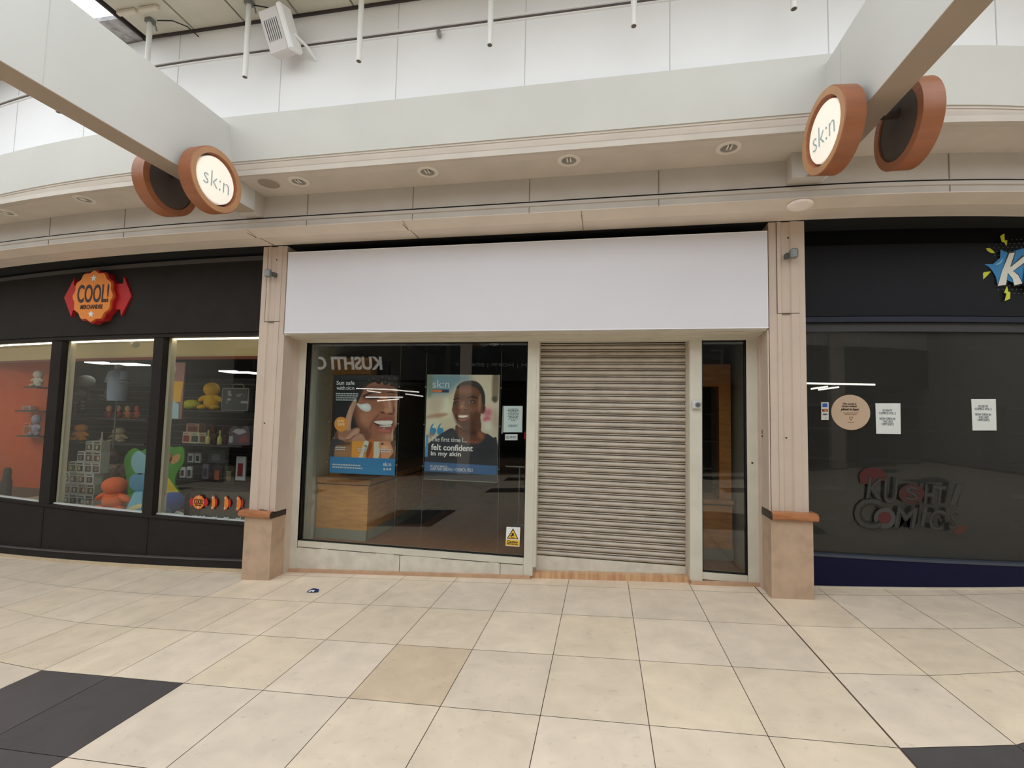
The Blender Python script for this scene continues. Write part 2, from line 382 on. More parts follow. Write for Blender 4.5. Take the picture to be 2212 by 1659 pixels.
beam(-3.489, -3.306, 'white beam running overhead from the bulkhead above the left pillar', 0, -3.489, -3.306, 2.20)
beam(1.527, 1.694, 'white beam running overhead from the bulkhead above the right pillar', 0, 1.43, 1.66, 3.42)
# ---------------------------------------------------------------- round lit signs on the beams
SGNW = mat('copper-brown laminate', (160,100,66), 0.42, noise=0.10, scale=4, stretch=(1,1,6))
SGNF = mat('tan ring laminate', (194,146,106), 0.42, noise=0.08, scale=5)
LITF = mat('lit opal sign face', (248,240,226), 0.4, emit=0.5, noise=0.01)
def round_sign(c, face, rot, label, lit):
    """c = centre of the outer face; face = +1 faces +x"""
    t = thing('round_sign', label, 'sign', c, 'round projecting signs clamped to the beams')
    q = Matrix.Rotation(rot, 3, 'Z'); r = .258; th = .115
    def xf(mb):
        mb.v = [tuple(q@(Vector(v)-Vector(c))+Vector(c)) for v in mb.v]; return mb
    mb = MB(); s = -face
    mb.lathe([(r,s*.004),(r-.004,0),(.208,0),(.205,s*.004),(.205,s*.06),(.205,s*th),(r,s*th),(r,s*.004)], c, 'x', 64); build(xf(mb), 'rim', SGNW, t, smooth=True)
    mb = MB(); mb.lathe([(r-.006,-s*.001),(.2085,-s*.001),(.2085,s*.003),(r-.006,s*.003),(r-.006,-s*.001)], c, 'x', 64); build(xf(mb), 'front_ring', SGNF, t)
    mb = MB(); mb.lathe([(.2045,s*.05),(.2045,s*(th-.01)),(.001,s*(th-.01)),(.001,s*.05),(.2045,s*.05)], c, 'x', 48); build(xf(mb), 'backing', mat('dark sign back', (86,76,70), 0.6, noise=0.05), t)
    mb = MB(); mb.lathe([(.001,s*.014),(.182,s*.014),(.187,s*.019),(.187,s*.055),(.001,s*.055)], c, 'x', 64); f = build(xf(mb), 'face', LITF if lit else LITF, t, smooth=True)
    mb = MB(); text_mb(mb, 'sk:n', (c[0]-s*(-.0), c[1], c[2]-.005), .252, .128, right=(0, face, 0), up=(0,0,1), d=.003, bold=-.018); 
    mb.v = [(v[0]-s*.0+(-s*-.010), v[1], v[2]) for v in mb.v]
    build(xf(mb), 'lettering', mat('pale blue-grey letters', (176,194,202), 0.5, noise=0.02), f)
    # bracket to the beam
    mb = MB(); mb.cyl((c[0]+s*(th-.02), c[1], c[2]+.08), (c[0]+s*(th+.08), c[1], c[2]+.08), .03); build(mb, 'bracket', PLATE, t)
round_sign((-3.12,3.335,1.865), 1, math.radians(-2.0), 'round wood-rimmed lit sign on shop side of the left beam, face towards the centre', True)
round_sign((-3.675,3.335,1.865), -1, 0, 'round wood-rimmed sign behind the left beam, only its dark back showing', True)
round_sign((1.345,3.27,1.835), -1, math.radians(5.0), 'round wood-rimmed lit sign on the right beam, bright face seen obliquely', True)
round_sign((1.88,3.27,1.835), 1, 0, 'round wood-rimmed sign behind the right beam, half hidden by it', True)
# ---------------------------------------------------------------- downlights and speaker
def downlight(u, v, lab):
    p = P(u, v, z=2.095); c = (p.x, p.y, 2.095)
    t = thing('downlight', lab, 'downlight', c, 'recessed downlights along the soffit')
    mb = MB(); mb.lathe([(.096,0),(.096,-.006),(.090,-.011),(.062,-.012),(.060,-.008),(.057,0)], c, 'z', 48); build(mb, 'rim', mat('white light rim', (228,220,208), 0.4, noise=0.01), t, smooth=True)
    mb = MB(); mb.lathe([(.059,-.008),(.045,-.002),(.001,-.001)], c, 'z', 32); build(mb, 'reflector', mat('grey light reflector', (150,146,140), 0.3, metal=0.2, noise=0.1), t, smooth=True)
    for dx in (-.012,.014): mb = MB(); mb.cyl((c[0]+dx, c[1]-.045, c[2]-.010), (c[0]+dx, c[1]+.012, c[2]-.010), .0065, 10); build(mb, 'lamp_tube', mat('white lamp tube', (240,236,226), 0.4, noise=0.01), t, smooth=True)
for a in ((646,391,'recessed downlight in the soffit beside the round speaker grille'),(924,370,'recessed downlight in the soffit above the left part of the blank sign'),
          (1229,345,'recessed downlight in the soffit above the middle of the roller shutter'),(1574,318,'recessed downlight in the soffit just left of the right beam sign'),
          (1967,293,'recessed downlight in the soffit partly hidden behind the right round sign'),(183,430,'recessed downlight in the curved soffit left of the left beam'),
          (14,458,'recessed downlight in the curved soffit at the far left of the photo')): downlight(*a)
p = P(581,396,z=2.095); mb = MB(); mb.lathe([(.094,0),(.094,-.004),(.001,-.006)], (p.x,p.y,2.095), 'z', 48)
t = thing('speaker_grille', 'flat round beige speaker grille in the soffit beside the left beam', 'speaker', (p.x,p.y,2.089))
build(mb, 'grille', mat('perforated beige grille', (158,146,132), 0.7, noise=0.1, scale=120), t, smooth=True)
mb = MB(); mb.lathe([(.106,0),(.106,-.004),(.094,-.005),(.094,0)], (p.x,p.y,2.095), 'z', 48); build(mb, 'rim', SOFFIT, t, smooth=True)
# ---------------------------------------------------------------- hanging rods
def rod(u, v, y, lab):
    p = P(u, v, y=y)
    t = thing('hanging_rod', lab, 'rod', (p.x, y, p.z), 'white rods hanging from the ceiling')
    top = 3.47
    mb = MB(); mb.cyl((p.x,y,p.z+.002), (p.x,y,top), .022, 20); build(mb, 'tube', mat('white rod paint', (228,228,224), 0.45, noise=0.02), t, smooth=True)
    mb = MB(); mb.cyl((p.x,y,p.z), (p.x,y,p.z+.003), .017, 20); build(mb, 'end_opening', mat('brown rod opening', (92,82,78), 0.7, noise=0.05), t)
    mb = MB(); mb.box(p.x-.03, p.x+.03, y-.03, y+.03, top-.005, top+.032); mb.tube([(p.x+.02,y,top),(p.x+.05,y+.01,top-.03),(p.x+.045,y+.03,top-.06)], .008); build(mb, 'bracket', GREYM, t)
    for a_, b_ in ((-.21,-.02),(.02,.21)): mb = MB(); mb.bbox(p.x+a_, p.x+b_, y-.14, y-.10, 3.468, 3.503, .006); build(mb, 'mounting_bar', mat('cream mounting bar', (214,206,188), 0.6, noise=0.03), t)
for a in ((529,167,3.45,'white hanging rod beside the vented heater box'),(775,133,3.45,'white hanging rod above the left half of the blank sign'),
          (1058,98,3.45,'white hanging rod above the middle of the blank sign'),(1369,57,3.45,'white hanging rod above the roller shutter'),
          (1715,20,3.45,'white hanging rod nearest the right beam, only its tip in view'),(126,243,3.62,'white hanging rod left of the left beam, tip showing below it')): rod(*a)
rod(317,150,3.48,'white hanging rod rising from behind the left beam near the skylight')
mb = MB(); a = P(347,62,y=3.5); mb.tube([(a.x,3.46,3.465),(a.x+.12,3.5,3.48),(a.x+.22,3.56,3.46),(a.x+.27,3.64,3.42)], .005)
tag(build(mb, 'loose_cable', BLACK), 'thin black cable looping from the rod by the skylight to the wall', 'cable')
mb = MB(); a = P(555,15,y=3.5); mb.tube([(a.x,3.46,3.47),(a.x+.1,3.5,3.47),(a.x+.2,3.57,3.44),(a.x+.24,3.64,3.40)], .005)
tag(build(mb, 'loose_cable', BLACK), 'thin black cable from the rod by the heater box to the wall', 'cable')
# wall heater / floodlight box with vents
t = thing('heater_box', 'white vented box tilted out from the upper wall beside a hanging rod', 'heater', (-2.66,3.5,3.10))
q = Matrix.Rotation(math.radians(20), 3, 'X')@Matrix.Rotation(math.radians(-10), 3, 'Y'); c0 = Vector((-2.72,3.47,3.20))
def tilt(mb): mb.v = [tuple(q@Vector(v)+c0) for v in mb.v]; return mb
mb = MB(); mb.bbox(-.115,.065,-.07,.06,-.17,.16,.008); build(tilt(mb), 'casing', mat('light grey casing', (212,208,206), 0.5, noise=0.02), t)
mb = MB(); mb.bbox(.065,.115,-.085,.07,-.18,.17,.012); build(tilt(mb), 'side_cover', UPPER, t)
mb = MB()
for i in range(7): mb.box(-.085+.019*i, -.078+.019*i, -.0725, -.068, -.08, .08)
build(tilt(mb), 'vent', mat('vent slot dark', (96,92,92), 0.8, noise=0.05), t)
mb = MB(); mb.tube([(-2.60,3.48,3.18),(-2.54,3.58,3.13),(-2.50,3.655,3.06)], .012); build(mb, 'bracket', UPPER, t)
mb = MB(); mb.bbox(-.9-.02+.0,-.9+.02,3.60,3.66,3.155,3.185,.004); p = P(947,68,y=3.62); mb = MB(); mb.bbox(p.x-.015,p.x+.015,3.61,3.66,p.z-.03,p.z+.02,.004); mb.cyl((p.x,3.62,p.z-.03),(p.x+.01,3.62,p.z-.055),.006)
tag(build(mb, 'cable_clip', STEEL), 'small metal clip hanging under the upper wall rail', 'clip')
# ---------------------------------------------------------------- pillars
def pillar(x0, x1, yf, side, label, capz):
    """side=+1: the plain return faces +x (left pillar), -1: faces -x"""
    t = thing('pillar', label, 'pillar', ((x0+x1)/2, yf+.1, fz((x0+x1)/2)), 'cream pillars with stone bases either side of the shop')
    w_ = x1-x0; ys = yf+.03; yb = 4.70
    # shaft: outline in plan with a shallow channel
    a = x0+.018; b = x1-.015
    ch0 = a+.35*(b-a); ch1 = a+.60*(b-a); sh = a+.22*(b-a); s2 = a+.82*(b-a)
    plan = [(a,ys+.006),(sh,ys+.006),(sh,ys),(ch0-.006,ys),(ch0+.006,ys+.014),(ch1-.006,ys+.014),(ch1+.006,ys),(s2,ys),(s2,ys+.006),(b,ys+.008),(b,yb),(a,yb)]
    mb = MB(); mb.rings([[(p[0],p[1],z) for p in plan] for z in (capz, 1.742)], True, True); build(mb, 'shaft', PILLAR, t)
    lo = min(fz(x0), fz(x1))-.02
    mb = MB(); mb.rings([[(x0,yf,z),(x1,yf,z),(x1,yb,z),(x0,yb,z)] for z in (lo, capz-.03)], True, True); build(mb, 'stone_base', STONE, t)
    # moulded oak rail
    prof = [(yf,capz-.066),(yf-.028,capz-.064),(yf-.042,capz-.052),(yf-.046,capz-.034),(yf-.040,capz-.014),(yf-.024,capz-.002),(yf,capz),(yf+.10,capz),(yf+.10,capz-.066)]
    mb = MB(); xa, xb = (x0-.045, x1) if side > 0 else (x0, x1+.03)
    mb.rings([[(x,y,z) for y,z in prof] for x in (xa, xb)], True, True); build(mb, 'oak_rail', CAPWOOD, t, smooth=True)
    xe = x1 if side > 0 else x0; mb = MB()
    pr = [(yf-.040,capz-.055),(yf-.046,capz-.034),(yf-.036,capz-.010),(yf-.02,capz),(4.69,capz),(4.69,capz-.066),(yf-.028,capz-.066)]
    mb.rings([[(xe+(-.001)*side,y,z) for y,z in pr], [(xe+.006*side,y,z) for y,z in pr]], True, True); build(mb, 'end_plate', PLATE, t)
    # access-panel seams
    mb = MB(); zz = .93; mb.box(sh-.002, s2+.002, ys-.002, ys+.016, zz-.003, zz+.003); mb.box(sh-.002, sh+.002, ys-.001, ys+.006, zz, 1.74)
    mb.box(sh+.06, s2-.02, ys-.002, ys+.016, capz+.0, capz+.006) if side > 0 else None
    build(mb, 'panel_seam', mat('seam shadow', (96,84,76), 0.8, noise=0.05), t)
    mb = MB(); mb.cyl((ch1-.012,ys+.013,1.60),(ch1-.012,ys+.02,1.60),.008,14); mb.cyl((ch1-.05,ys+.005,-.14),(ch1-.05,ys+.016,-.14),.006,12); build(mb, 'screw_hole', BLACK, t)
pillar(-3.618, -3.300, 4.48, 1, 'cream pillar with stone base between the charcoal shop and the blank sign', -1.035)
pillar(1.393, 1.715, 4.47, -1, 'cream pillar with stone base between the narrow window and the dark comic shop', -.757)
def spot(c, sx, label):
    t = thing('pillar_sensor', label, 'sensor', c, 'grey sensors high on the pillars')
    mb = MB(); mb.bbox(c[0]-.030, c[0]+.030, c[1]-.075, c[1]-.02, c[2]-.042, c[2]+.042, .010); build(mb, 'housing', GREYM, t)
    mb = MB(); mb.bbox(c[0]+sx*.036-.018, c[0]+sx*.036+.018, c[1]-.03, c[1]+.03, c[2]-.026, c[2]+.018, .004); build(mb, 'bracket', mat('dark grey bracket', (88,88,88), 0.5, noise=0.05), t)
spot((-3.47,4.485,1.43), 1, 'small grey box sensor on the left pillar, level with its top screw hole')
spot((1.585,4.475,1.43), -1, 'small grey box sensor high on the right pillar next to the dark fascia')
# ---------------------------------------------------------------- the vacant unit: sign, frame, windows, shutter
XA, XB = -3.285, 1.385
mb = MB(); mb.box(-3.268, 1.392, 4.47, 4.72, .797, 1.655)
t = thing('blank_sign', 'large blank white fascia sign across the vacant shop', 'sign', (-.94,4.5,.797))
build(mb, 'face', PANEL, t)
mb = MB(); mb.box(-3.268, 1.392, 4.465, 4.472, .797, .806); mb.box(-3.268, 1.392, 4.465, 4.472, 1.648, 1.655); build(mb, 'edge_trim', mat('white sign trim', (240,240,244), 0.4, noise=0.01), t)
mb = MB(); mb.box(XA-.02, XB+.02, 4.95, 5.0, .84, 1.80); struct('wall_void', mb, DARK)
mb = MB(); mb.box(XA-.01, XB+.01, 4.50, 4.96, 1.745, 1.76); struct('ceiling_void', mb, DARK)
# head of the shopfront (stepped)
mb = MB(); mb.box(XA, XB, 4.50, 4.86, .782, .797); mb.box(XA, XB, 4.60, 4.86, .770, .79); mb.box(XA, XB, 4.76, 4.90, .744, .79)
struct('trim_11', mb, FRAME)
# returns between pillar and window frame
mb = MB(); mb.box(XA-.018, XA, 4.69, 4.80, fz(XA)-.0, .79); mb.box(XB, XB+.018, 4.70, 4.80, fz(XB)-.0, .79); mb.box(XA-.018, XA-.004, 4.5, 4.69, -1.04, .79); mb.box(XB+.006, XB+.018, 4.5, 4.70, -.76, .79)
struct('trim_12', mb, PILLAR)
# display window
def frame_win(name, xo0, xo1, xi0, xi1, zb, zt, zlow, zlow_r=None):
    t = thing(name, None, None, ((xo0+xo1)/2, 4.83, zb-.06), None, 'structure')
    mb = MB(); mb.box(xo0, xi0, 4.78, 4.88, zlow, zt+.0); mb.box(xi1, xo1, 4.78, 4.88, zlow if zlow_r is None else zlow_r, zt)
    mb.box(xi0-.01, xi1+.01, 4.785, 4.88, zb-.062, zb)
    build(mb, 'window_frame', FRAME, t)
    mb = MB()
    for a, b, c_, d_ in ((xi0, xi0+.012, zb, zt), (xi1-.012, xi1, zb, zt), (xi0, xi1, zb, zb+.012), (xi0, xi1, zt-.012, zt)): mb.box(a, b, 4.80, 4.83, c_, d_)
    build(mb, 'gasket', BLACK, t)
    mb = MB(); mb.box(xi0, xi1, 4.815, 4.821, zb, zt); build(mb, 'glass_pane', GLASS, t)
    return t
w1 = frame_win('window_1', XA, -.632, -3.205, -.748, -1.392, .744, -1.47)
w2 = frame_win('window_2', .795, XB, .905, 1.293, -1.395, .744, -1.47)
mb = MB(); mb.box(-.748, -.660, 4.775, 4.90, -1.555, .75); mb.box(.800, .905, 4.775, 4.90, -1.49, .75); mb.box(1.293, XB, 4.775, 4.88, -1.46, .75); mb.box(XA, -3.205, 4.775, 4.88, -1.70, .75)
struct('trim_13', mb, FRAME)
# plinth below display window, follows the sloping floor
def slopebox(mb, x0, x1, y0, y1, ztop, h0=.0, ztop2=None, m=None):
    a, b = fz(x0)+h0, fz(x1)+h0; z2 = ztop if ztop2 is None else ztop2
    vs = [(x0,y0,a),(x1,y0,b),(x1,y1,b),(x0,y1,a),(x0,y0,ztop),(x1,y0,z2),(x1,y1,z2),(x0,y1,ztop)]
    mb.add(vs, [(0,1,2,3),(4,7,6,5),(0,4,5,1),(1,5,6,2),(2,6,7,3),(3,7,4,0)], m)
mb = MB(); slopebox(mb, XA+.01, -2.04, 4.785, 4.86, -1.458, .03); slopebox(mb, -2.035, -.985, 4.785, 4.86, -1.458, .03); slopebox(mb, -.981, -.75, 4.785, 4.86, -1.458, .03)
struct('baseboard_front', mb, PLINTH)
mb = MB()
for a, b in ((XA+.02,-2.92),(-2.85,-2.3),(-2.1,-2.0),(-1.6,-1.1),(-1.0,-.76)): mb.box(a, b, 4.783, 4.79, -1.461, -1.458)
for x in (-2.0375,-.983): mb.add([(x-.002,4.783,fz(x)+.03),(x+.002,4.783,fz(x)+.03),(x+.002,4.783,-1.46),(x-.002,4.783,-1.46)], [(0,1,2,3)])
struct('trim_14', mb, mat('chipped paint dark', (70,62,54), 0.8, noise=0.2))
TILEB = mat('terracotta edge tile', (196,160,130), 0.45, noise=0.10, scale=10)
mb = MB(); slopebox(mb, XA+.0, -.68, 4.755, 4.84, fz(XA)+.034, .0, fz(-.68)+.034); slopebox(mb, .80, XB, 4.745, 4.84, fz(.80)+.03, .0, fz(XB)+.03)
struct('baseboard_tile', mb, TILEB)
# roller shutter
d = thing('door_1', None, None, (.08,4.9,-1.47), None, 'structure')
zt, zb_, n = .735, -1.385, 33; pitch = (zt-zb_)/n; prof = []
for i in range(n):
    z = zt-pitch*i
    prof += [(4.926,z),(4.893,z-.0005),(4.890,z-.004),(4.893,z-.0085),(4.926,z-.009),(4.926,z-.0135),(4.910,z-.014)]
    for k in range(1, 8): prof.append((4.908-.019*math.sin(PI*k/8), z-.014-(pitch-.0185)*(k/8)))
    prof += [(4.910,z-pitch+.0045),(4.926,z-pitch+.004)]
mb = MB(); mb.rings([[(x,y,z) for y,z in prof] for x in (-.650,.792)], False, False); o = build(mb, 'slat_curtain', SLAT, d, smooth=True)
def dirty():
    nt = SLAT.node_tree; b = nt.nodes['Principled BSDF']; g = nt.nodes.new('ShaderNodeTexCoord'); mp = nt.nodes.new('ShaderNodeMapping')
    n = nt.nodes.new('ShaderNodeTexNoise'); n.inputs['Scale'].default_value = 4; n.inputs['Detail'].default_value = 8; n.inputs['Roughness'].default_value = .7
    nt.links.new(g.outputs['Object'], mp.inputs[0]); mp.inputs['Scale'].default_value = (1,1,6); nt.links.new(mp.outputs[0], n.inputs['Vector'])
    r = nt.nodes.new('ShaderNodeMapRange'); r.inputs[1].default_value = .56; r.inputs[2].default_value = .74; r.inputs[3].default_value = 0; r.inputs[4].default_value = .6
    mx = nt.nodes.new('ShaderNodeMix'); mx.data_type = 'RGBA'; mx.inputs[7].default_value = rgb(96,84,72)
    src = b.inputs['Base Color'].links[0].from_socket
    nt.links.new(n.outputs['Fac'], r.inputs[0]); nt.links.new(r.outputs[0], mx.inputs[0]); nt.links.new(src, mx.inputs[6]); nt.links.new(mx.outputs[2], b.inputs['Base Color'])
dirty()
mb = MB(); slopebox(mb, -.650, .792, 4.893, 4.915, zb_-.002, .052); build(mb, 'bottom_bar', PLINTH, d)
mb = MB(); slopebox(mb, -.650, .792, 4.885, 4.8925, fz(-.65)+.066, .052, fz(.79)+.066); build(mb, 'bottom_lip', FRAME, d)
mb = MB(); mb.box(-.662, -.640, 4.86, 4.93, -1.56, .75); mb.box(.775, .800, 4.86, 4.93, -1.49, .75); build(mb, 'guide_rail', mat('beige guide rail', (190,178,160), 0.5, noise=0.05), d)
mb = MB(); mb.box(-.65, .79, 4.927, 4.94, -1.50, .76); build(mb, 'shutter_backing', DARK, d)
mb = MB(); slopebox(mb, -.68, .80, 4.80, 4.93, fz(-.68)+.052, .0, fz(.80)+.052); 
struct('door_1_threshold', mb, wood('oak threshold boards', (214,176,134), (190,140,104), 0.4, (9,1,1)))
# key switch on the right post
t = thing('key_switch', 'square white key switch on the frame post right of the roller shutter', 'switch', (.850,4.77,.09))
mb = MB(); mb.bbox(.812,.894,4.735,4.776,.095,.170,.010); build(mb, 'housing', mat('pale grey plastic', (206,208,210), 0.4, noise=0.02), t)
mb = MB(); mb.lathe([(.024,0),(.024,-.004),(.001,-.006)], (.862,4.736,.134), 'y', 28); build(mb, 'barrel', STEEL, t, smooth=True)
mb = MB(); mb.box(.860,.864,4.727,4.731,.122,.146); build(mb, 'keyhole', BLACK, t)
# little door-bell holes in the right return
mb = MB(); p = P(1646,942,x=XB-.001); mb.cyl((XB-.002,p.y,p.z),(XB+.002,p.y,p.z),.008,12); mb.box(XB-.002,XB+.001,p.y-.004,p.y+.004,p.z+.02,p.z+.055); tag(build(mb,'wall_hole',BLACK),'small dark keyhole in the side return beside the right pillar','hole')
mb = MB(); p = P(1625,1000,y=4.772); mb.cyl((p.x,4.770,p.z),(p.x,4.776,p.z),.008,12); tag(build(mb,'wall_hole',BLACK),'small round dark hole in the frame right of the narrow window','hole')
# ---------------------------------------------------------------- inside the vacant unit
IF = -1.46
FLW = wood('brown laminate floor', (158,100,66), (134,84,54), 0.35, (14,1,1))
mb = MB(); mb.box(XA, -.70, 4.88, 9.2, IF-.05, IF); mb.box(-.70, .82, 4.95, 9.2, IF-.05, IF); mb.box(.82, XB, 4.88, 9.2, IF-.05, IF); struct('floor_shop', mb, FLW)
mb = MB(); mb.box(XA-.06, XA, 4.80, 9.2, IF, 1.7); struct('wall_left', mb, mat('off-white inner wall', (200,198,182), 0.7, noise=0.03))
mb = MB(); mb.box(XB, XB+.06, 4.80, 9.2, IF, 1.7); struct('wall_right', mb, mat('grey green inner wall', (176,178,166), 0.7, noise=0.03))
mb = MB(); mb.box(XA, XB, 9.2, 9.3, IF, 1.7); struct('wall_rear', mb, mat('dark grey inner wall', (66,66,64), 0.7, noise=0.03))
mb = MB(); mb.box(XA, XB, 4.95, 9.2, 1.15, 1.2); struct('ceiling_shop', mb, mat('dark shop ceiling', (70,70,66), 0.8, noise=0.03))
mb = MB(); mb.box(XA, XA+.02, 4.90, 5.16, IF, .78); mb.box(XA+.02, XA+.035, 5.0, 5.06, IF, .78); struct('trim_15', mb, mat('pale reveal trim', (196,200,192), 0.5, noise=0.02))
OAK = wood('oak veneer', (226,164,92), (206,144,76), 0.4, (2,2,10)); OAKD = wood('oak worktop edge', (200,146,96), (178,124,76), 0.4, (10,2,2))
GREYK = mat('grey-green kick board', (150,152,140), 0.6, noise=0.03)
t = thing('display_bench', 'long low oak display bench against the left inner wall behind the window', 'bench', (-2.95,5.5,IF))
mb = MB(); mb.box(-3.262,-2.625,5.20,7.9,IF+.115,-.845); build(mb,'carcass',OAK,t)
mb = MB(); mb.bbox(-3.264,-2.60,5.17,7.92,-.835,-.765,.012); build(mb,'worktop',OAKD,t)
mb = MB(); mb.box(-3.262,-2.61,5.195,7.9,-.846,-.834); build(mb,'shadow_gap',BLACK,t)
mb = MB(); mb.box(-3.262,-2.63,5.19,7.9,IF,IF+.115); build(mb,'kick_board',GREYK,t)
t = thing('display_niche', 'tall oak framed niche standing on the long oak bench', 'cabinet', (-3.1,5.75,-.765))
mb = MB(); mb.box(-3.28,-3.12,5.45,5.62,-.765,.66); mb.box(-3.12,-2.78,5.45,5.62,.46,.66); build(mb,'oak_surround',OAK,t)
mb = MB(); mb.box(-3.27,-2.62,5.62,5.66,-.765,.64); build(mb,'back_panel',mat('near-black back panel',(34,28,26),0.6,noise=0.1),t)
t = thing('display_bench', 'short oak display bench with grey kick board seen through the narrow window', 'bench', (1.0,5.5,IF))
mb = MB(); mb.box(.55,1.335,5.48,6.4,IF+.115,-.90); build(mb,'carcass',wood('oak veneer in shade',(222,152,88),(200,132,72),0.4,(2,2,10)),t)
mb = MB(); mb.bbox(.54,1.35,5.45,6.42,-.885,-.84,.012); build(mb,'worktop',OAKD,t)
mb = MB(); mb.box(.55,1.34,5.475,6.4,-.901,-.884); build(mb,'shadow_gap',BLACK,t)
mb = MB(); mb.box(.55,1.345,5.47,6.4,IF,IF+.115); build(mb,'kick_board',GREYK,t)
t = thing('display_niche', 'oak framed niche with dark shelves behind the narrow window', 'cabinet', (1.0,5.7,-.84))
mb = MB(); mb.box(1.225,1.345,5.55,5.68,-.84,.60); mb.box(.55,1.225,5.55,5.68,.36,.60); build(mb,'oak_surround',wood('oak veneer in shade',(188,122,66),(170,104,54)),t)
mb = MB(); mb.box(.55,1.23,5.95,5.98,-.84,.4); build(mb,'back_panel',mat('near-black back panel',(34,28,26)),t)
for z in (-.55,-.25,.05):
    mb = MB(); mb.box(.55,1.225,5.70,5.95,z,z+.018); build(mb,'shelf',mat('dark glass shelf',(74,78,70),0.2,noise=0.02),t)
t = thing('reception_counter','low brown wooden counter across the back of the vacant shop','counter',(-1.2,8.2,IF))
mb = MB(); mb.box(-2.45,.6,7.95,8.6,IF,-.72); build(mb,'front_panel',wood('brown counter veneer',(92,58,36),(74,44,28),0.4,(2,2,6)),t)
mb = MB(); mb.bbox(-2.5,.65,7.90,8.65,-.72,-.68,.01); build(mb,'worktop',mat('dark counter top',(44,38,34),0.4,noise=0.05),t)
mb = MB(); mb.box(-2.02,-1.95,6.0,9.2,IF+.8,1.15); mb.box(-2.02,1.385,8.7,8.76,-.6,1.15); struct('wall_partition', mb, mat('dark partition grey', (58,58,56), 0.7, noise=0.03))
mb = MB(); mb.add([(P(*q,z=IF+.004).x,P(*q,z=IF+.004).y,IF+.004) for q in ((775,1131),(841,1098),(964,1098),(916,1131))],[(0,1,2,3)]); mb.v += [(a,b,c-.003) for a,b,c in mb.v]; mb.f.append((7,6,5,4)); mb.m.append(0); mb.f += [(i,(i+1)%4,4+(i+1)%4,4+i) for i in range(4)]; mb.m += [0]*4
tag(build(mb,'floor_mat',mat('dark grey mat',(40,38,36),0.9,noise=0.1)),'dark rectangular floor mat on the brown floor beyond the bench','mat')
t = thing('tee_stand','thin steel post with a flat crossbar near the shutter side of the window','stand',(-1.07,6.4,IF))
mb = MB(); mb.cyl((-1.08,6.4,IF+.01),(-1.08,6.4,-.69),.014); build(mb,'post',STEEL,t,smooth=True)
mb = MB(); mb.bbox(-1.27,-.93,6.37,6.43,-.69,-.665,.004); build(mb,'crossbar',STEEL,t)
mb = MB(); mb.lathe([(.10,0),(.10,.008),(.03,.014),(.001,.014)],(-1.08,6.4,IF),'z',32,cap=True); build(mb,'foot_plate',STEEL,t)
t = thing('wall_socket','twin steel wall socket low on the left inner wall of the vacant shop','socket',(XA+.01,5.45,-1.13))
mb = MB(); mb.bbox(XA,XA+.010,5.36,5.52,-1.15,-1.06,.003); build(mb,'plate',mat('brass-tinted steel plate',(150,132,108),0.4,metal=0.4,noise=0.03),t)
for y in (5.385,5.445): mb = MB(); mb.bbox(XA+.009,XA+.014,y,y+.045,-1.135,-1.08,.002); build(mb,'insert',mat('cream socket insert',(206,200,186),0.5,noise=0.02),t)
t = thing('dome_camera','small white dome camera hanging at the top of the display window above the portrait poster','camera',(P(1068,744,y=5.15).x,5.15,.80))
p = P(1068,746,y=5.15); mb = MB(); mb.lathe([(.045,.04),(.05,.03),(.05,.012),(.038,.008)],(p.x,5.15,p.z),'z',28,cap=True); build(mb,'housing',mat('white camera housing',(214,212,204),.4,noise=.02),t,smooth=True)
mb = MB(); mb.ball((p.x,5.15,p.z+.012),(.036,.036,.034),20,10); build(mb,'dome',mat('smoked dome',(60,60,60),.15,noise=.02),t,smooth=True)
mb = MB(); mb.cyl((p.x,5.15,p.z+.035),(p.x,5.15,1.15),.010); build(mb,'stem',FRAME,t)
# cables of the poster display
YP = 4.93
for i, (a, b) in enumerate((((720,743),(701,1163)),((867,742),(852,1179)),((923,742),(909,1182)),((1082,740),(1070,1196)))):
    p, q_ = P(*a,y=YP), P(*b,y=YP); p.x += .012 if i == 3 else 0; lab = ('left edge of the sunscreen poster','right edge of the sunscreen poster','left edge of the portrait poster','right edge of the portrait poster')[i]
    t = thing('display_cable','thin steel display cable along the '+lab,'cable',(q_.x,YP,IF),'steel display cables holding the posters')
    mb = MB(); mb.cyl((p.x,YP,.744),(p.x,YP,IF+.03),.0012,6); build(mb,'wire',STEEL,t)
    for za, zb2 in ((IF,IF+.045),(.735,.744)): mb = MB(); mb.cyl((p.x,YP,za),(p.x,YP,zb2),.006,10); build(mb,'anchor',STEEL,t)
    for z in (.28,-.12,-.56): mb = MB(); mb.bbox(p.x-.009,p.x+.009,YP-.014,YP-.0045,z-.007,z+.007,.002); build(mb,'clamp',STEEL,t)
# ---------------------------------------------------------------- posters
import numpy as np
def lin_a(a):
    a = np.asarray(a, float)/255.0
    return np.where(a <= 0.04045, a/12.92, ((a+0.055)/1.055)**2.4)
def PRINT():
    if 'printed picture' in MATS: return MATS['printed picture']
    m = bpy.data.materials.new('printed picture'); m.use_nodes = True; nt = m.node_tree; b = nt.nodes['Principled BSDF']
    a = nt.nodes.new('ShaderNodeVertexColor'); a.layer_name = 'print'; nt.links.new(a.outputs['Color'], b.inputs['Base Color']); b.inputs['Roughness'].default_value = .4
    MATS['printed picture'] = m; return m
def EL(cx, cy, rx, ry, rot=0.0, n=24):
    c, s = math.cos(rot), math.sin(rot)
    return [(cx+rx*math.cos(2*PI*i/n)*c-ry*math.sin(2*PI*i/n)*s, cy+rx*math.cos(2*PI*i/n)*s+ry*math.sin(2*PI*i/n)*c) for i in range(n)]
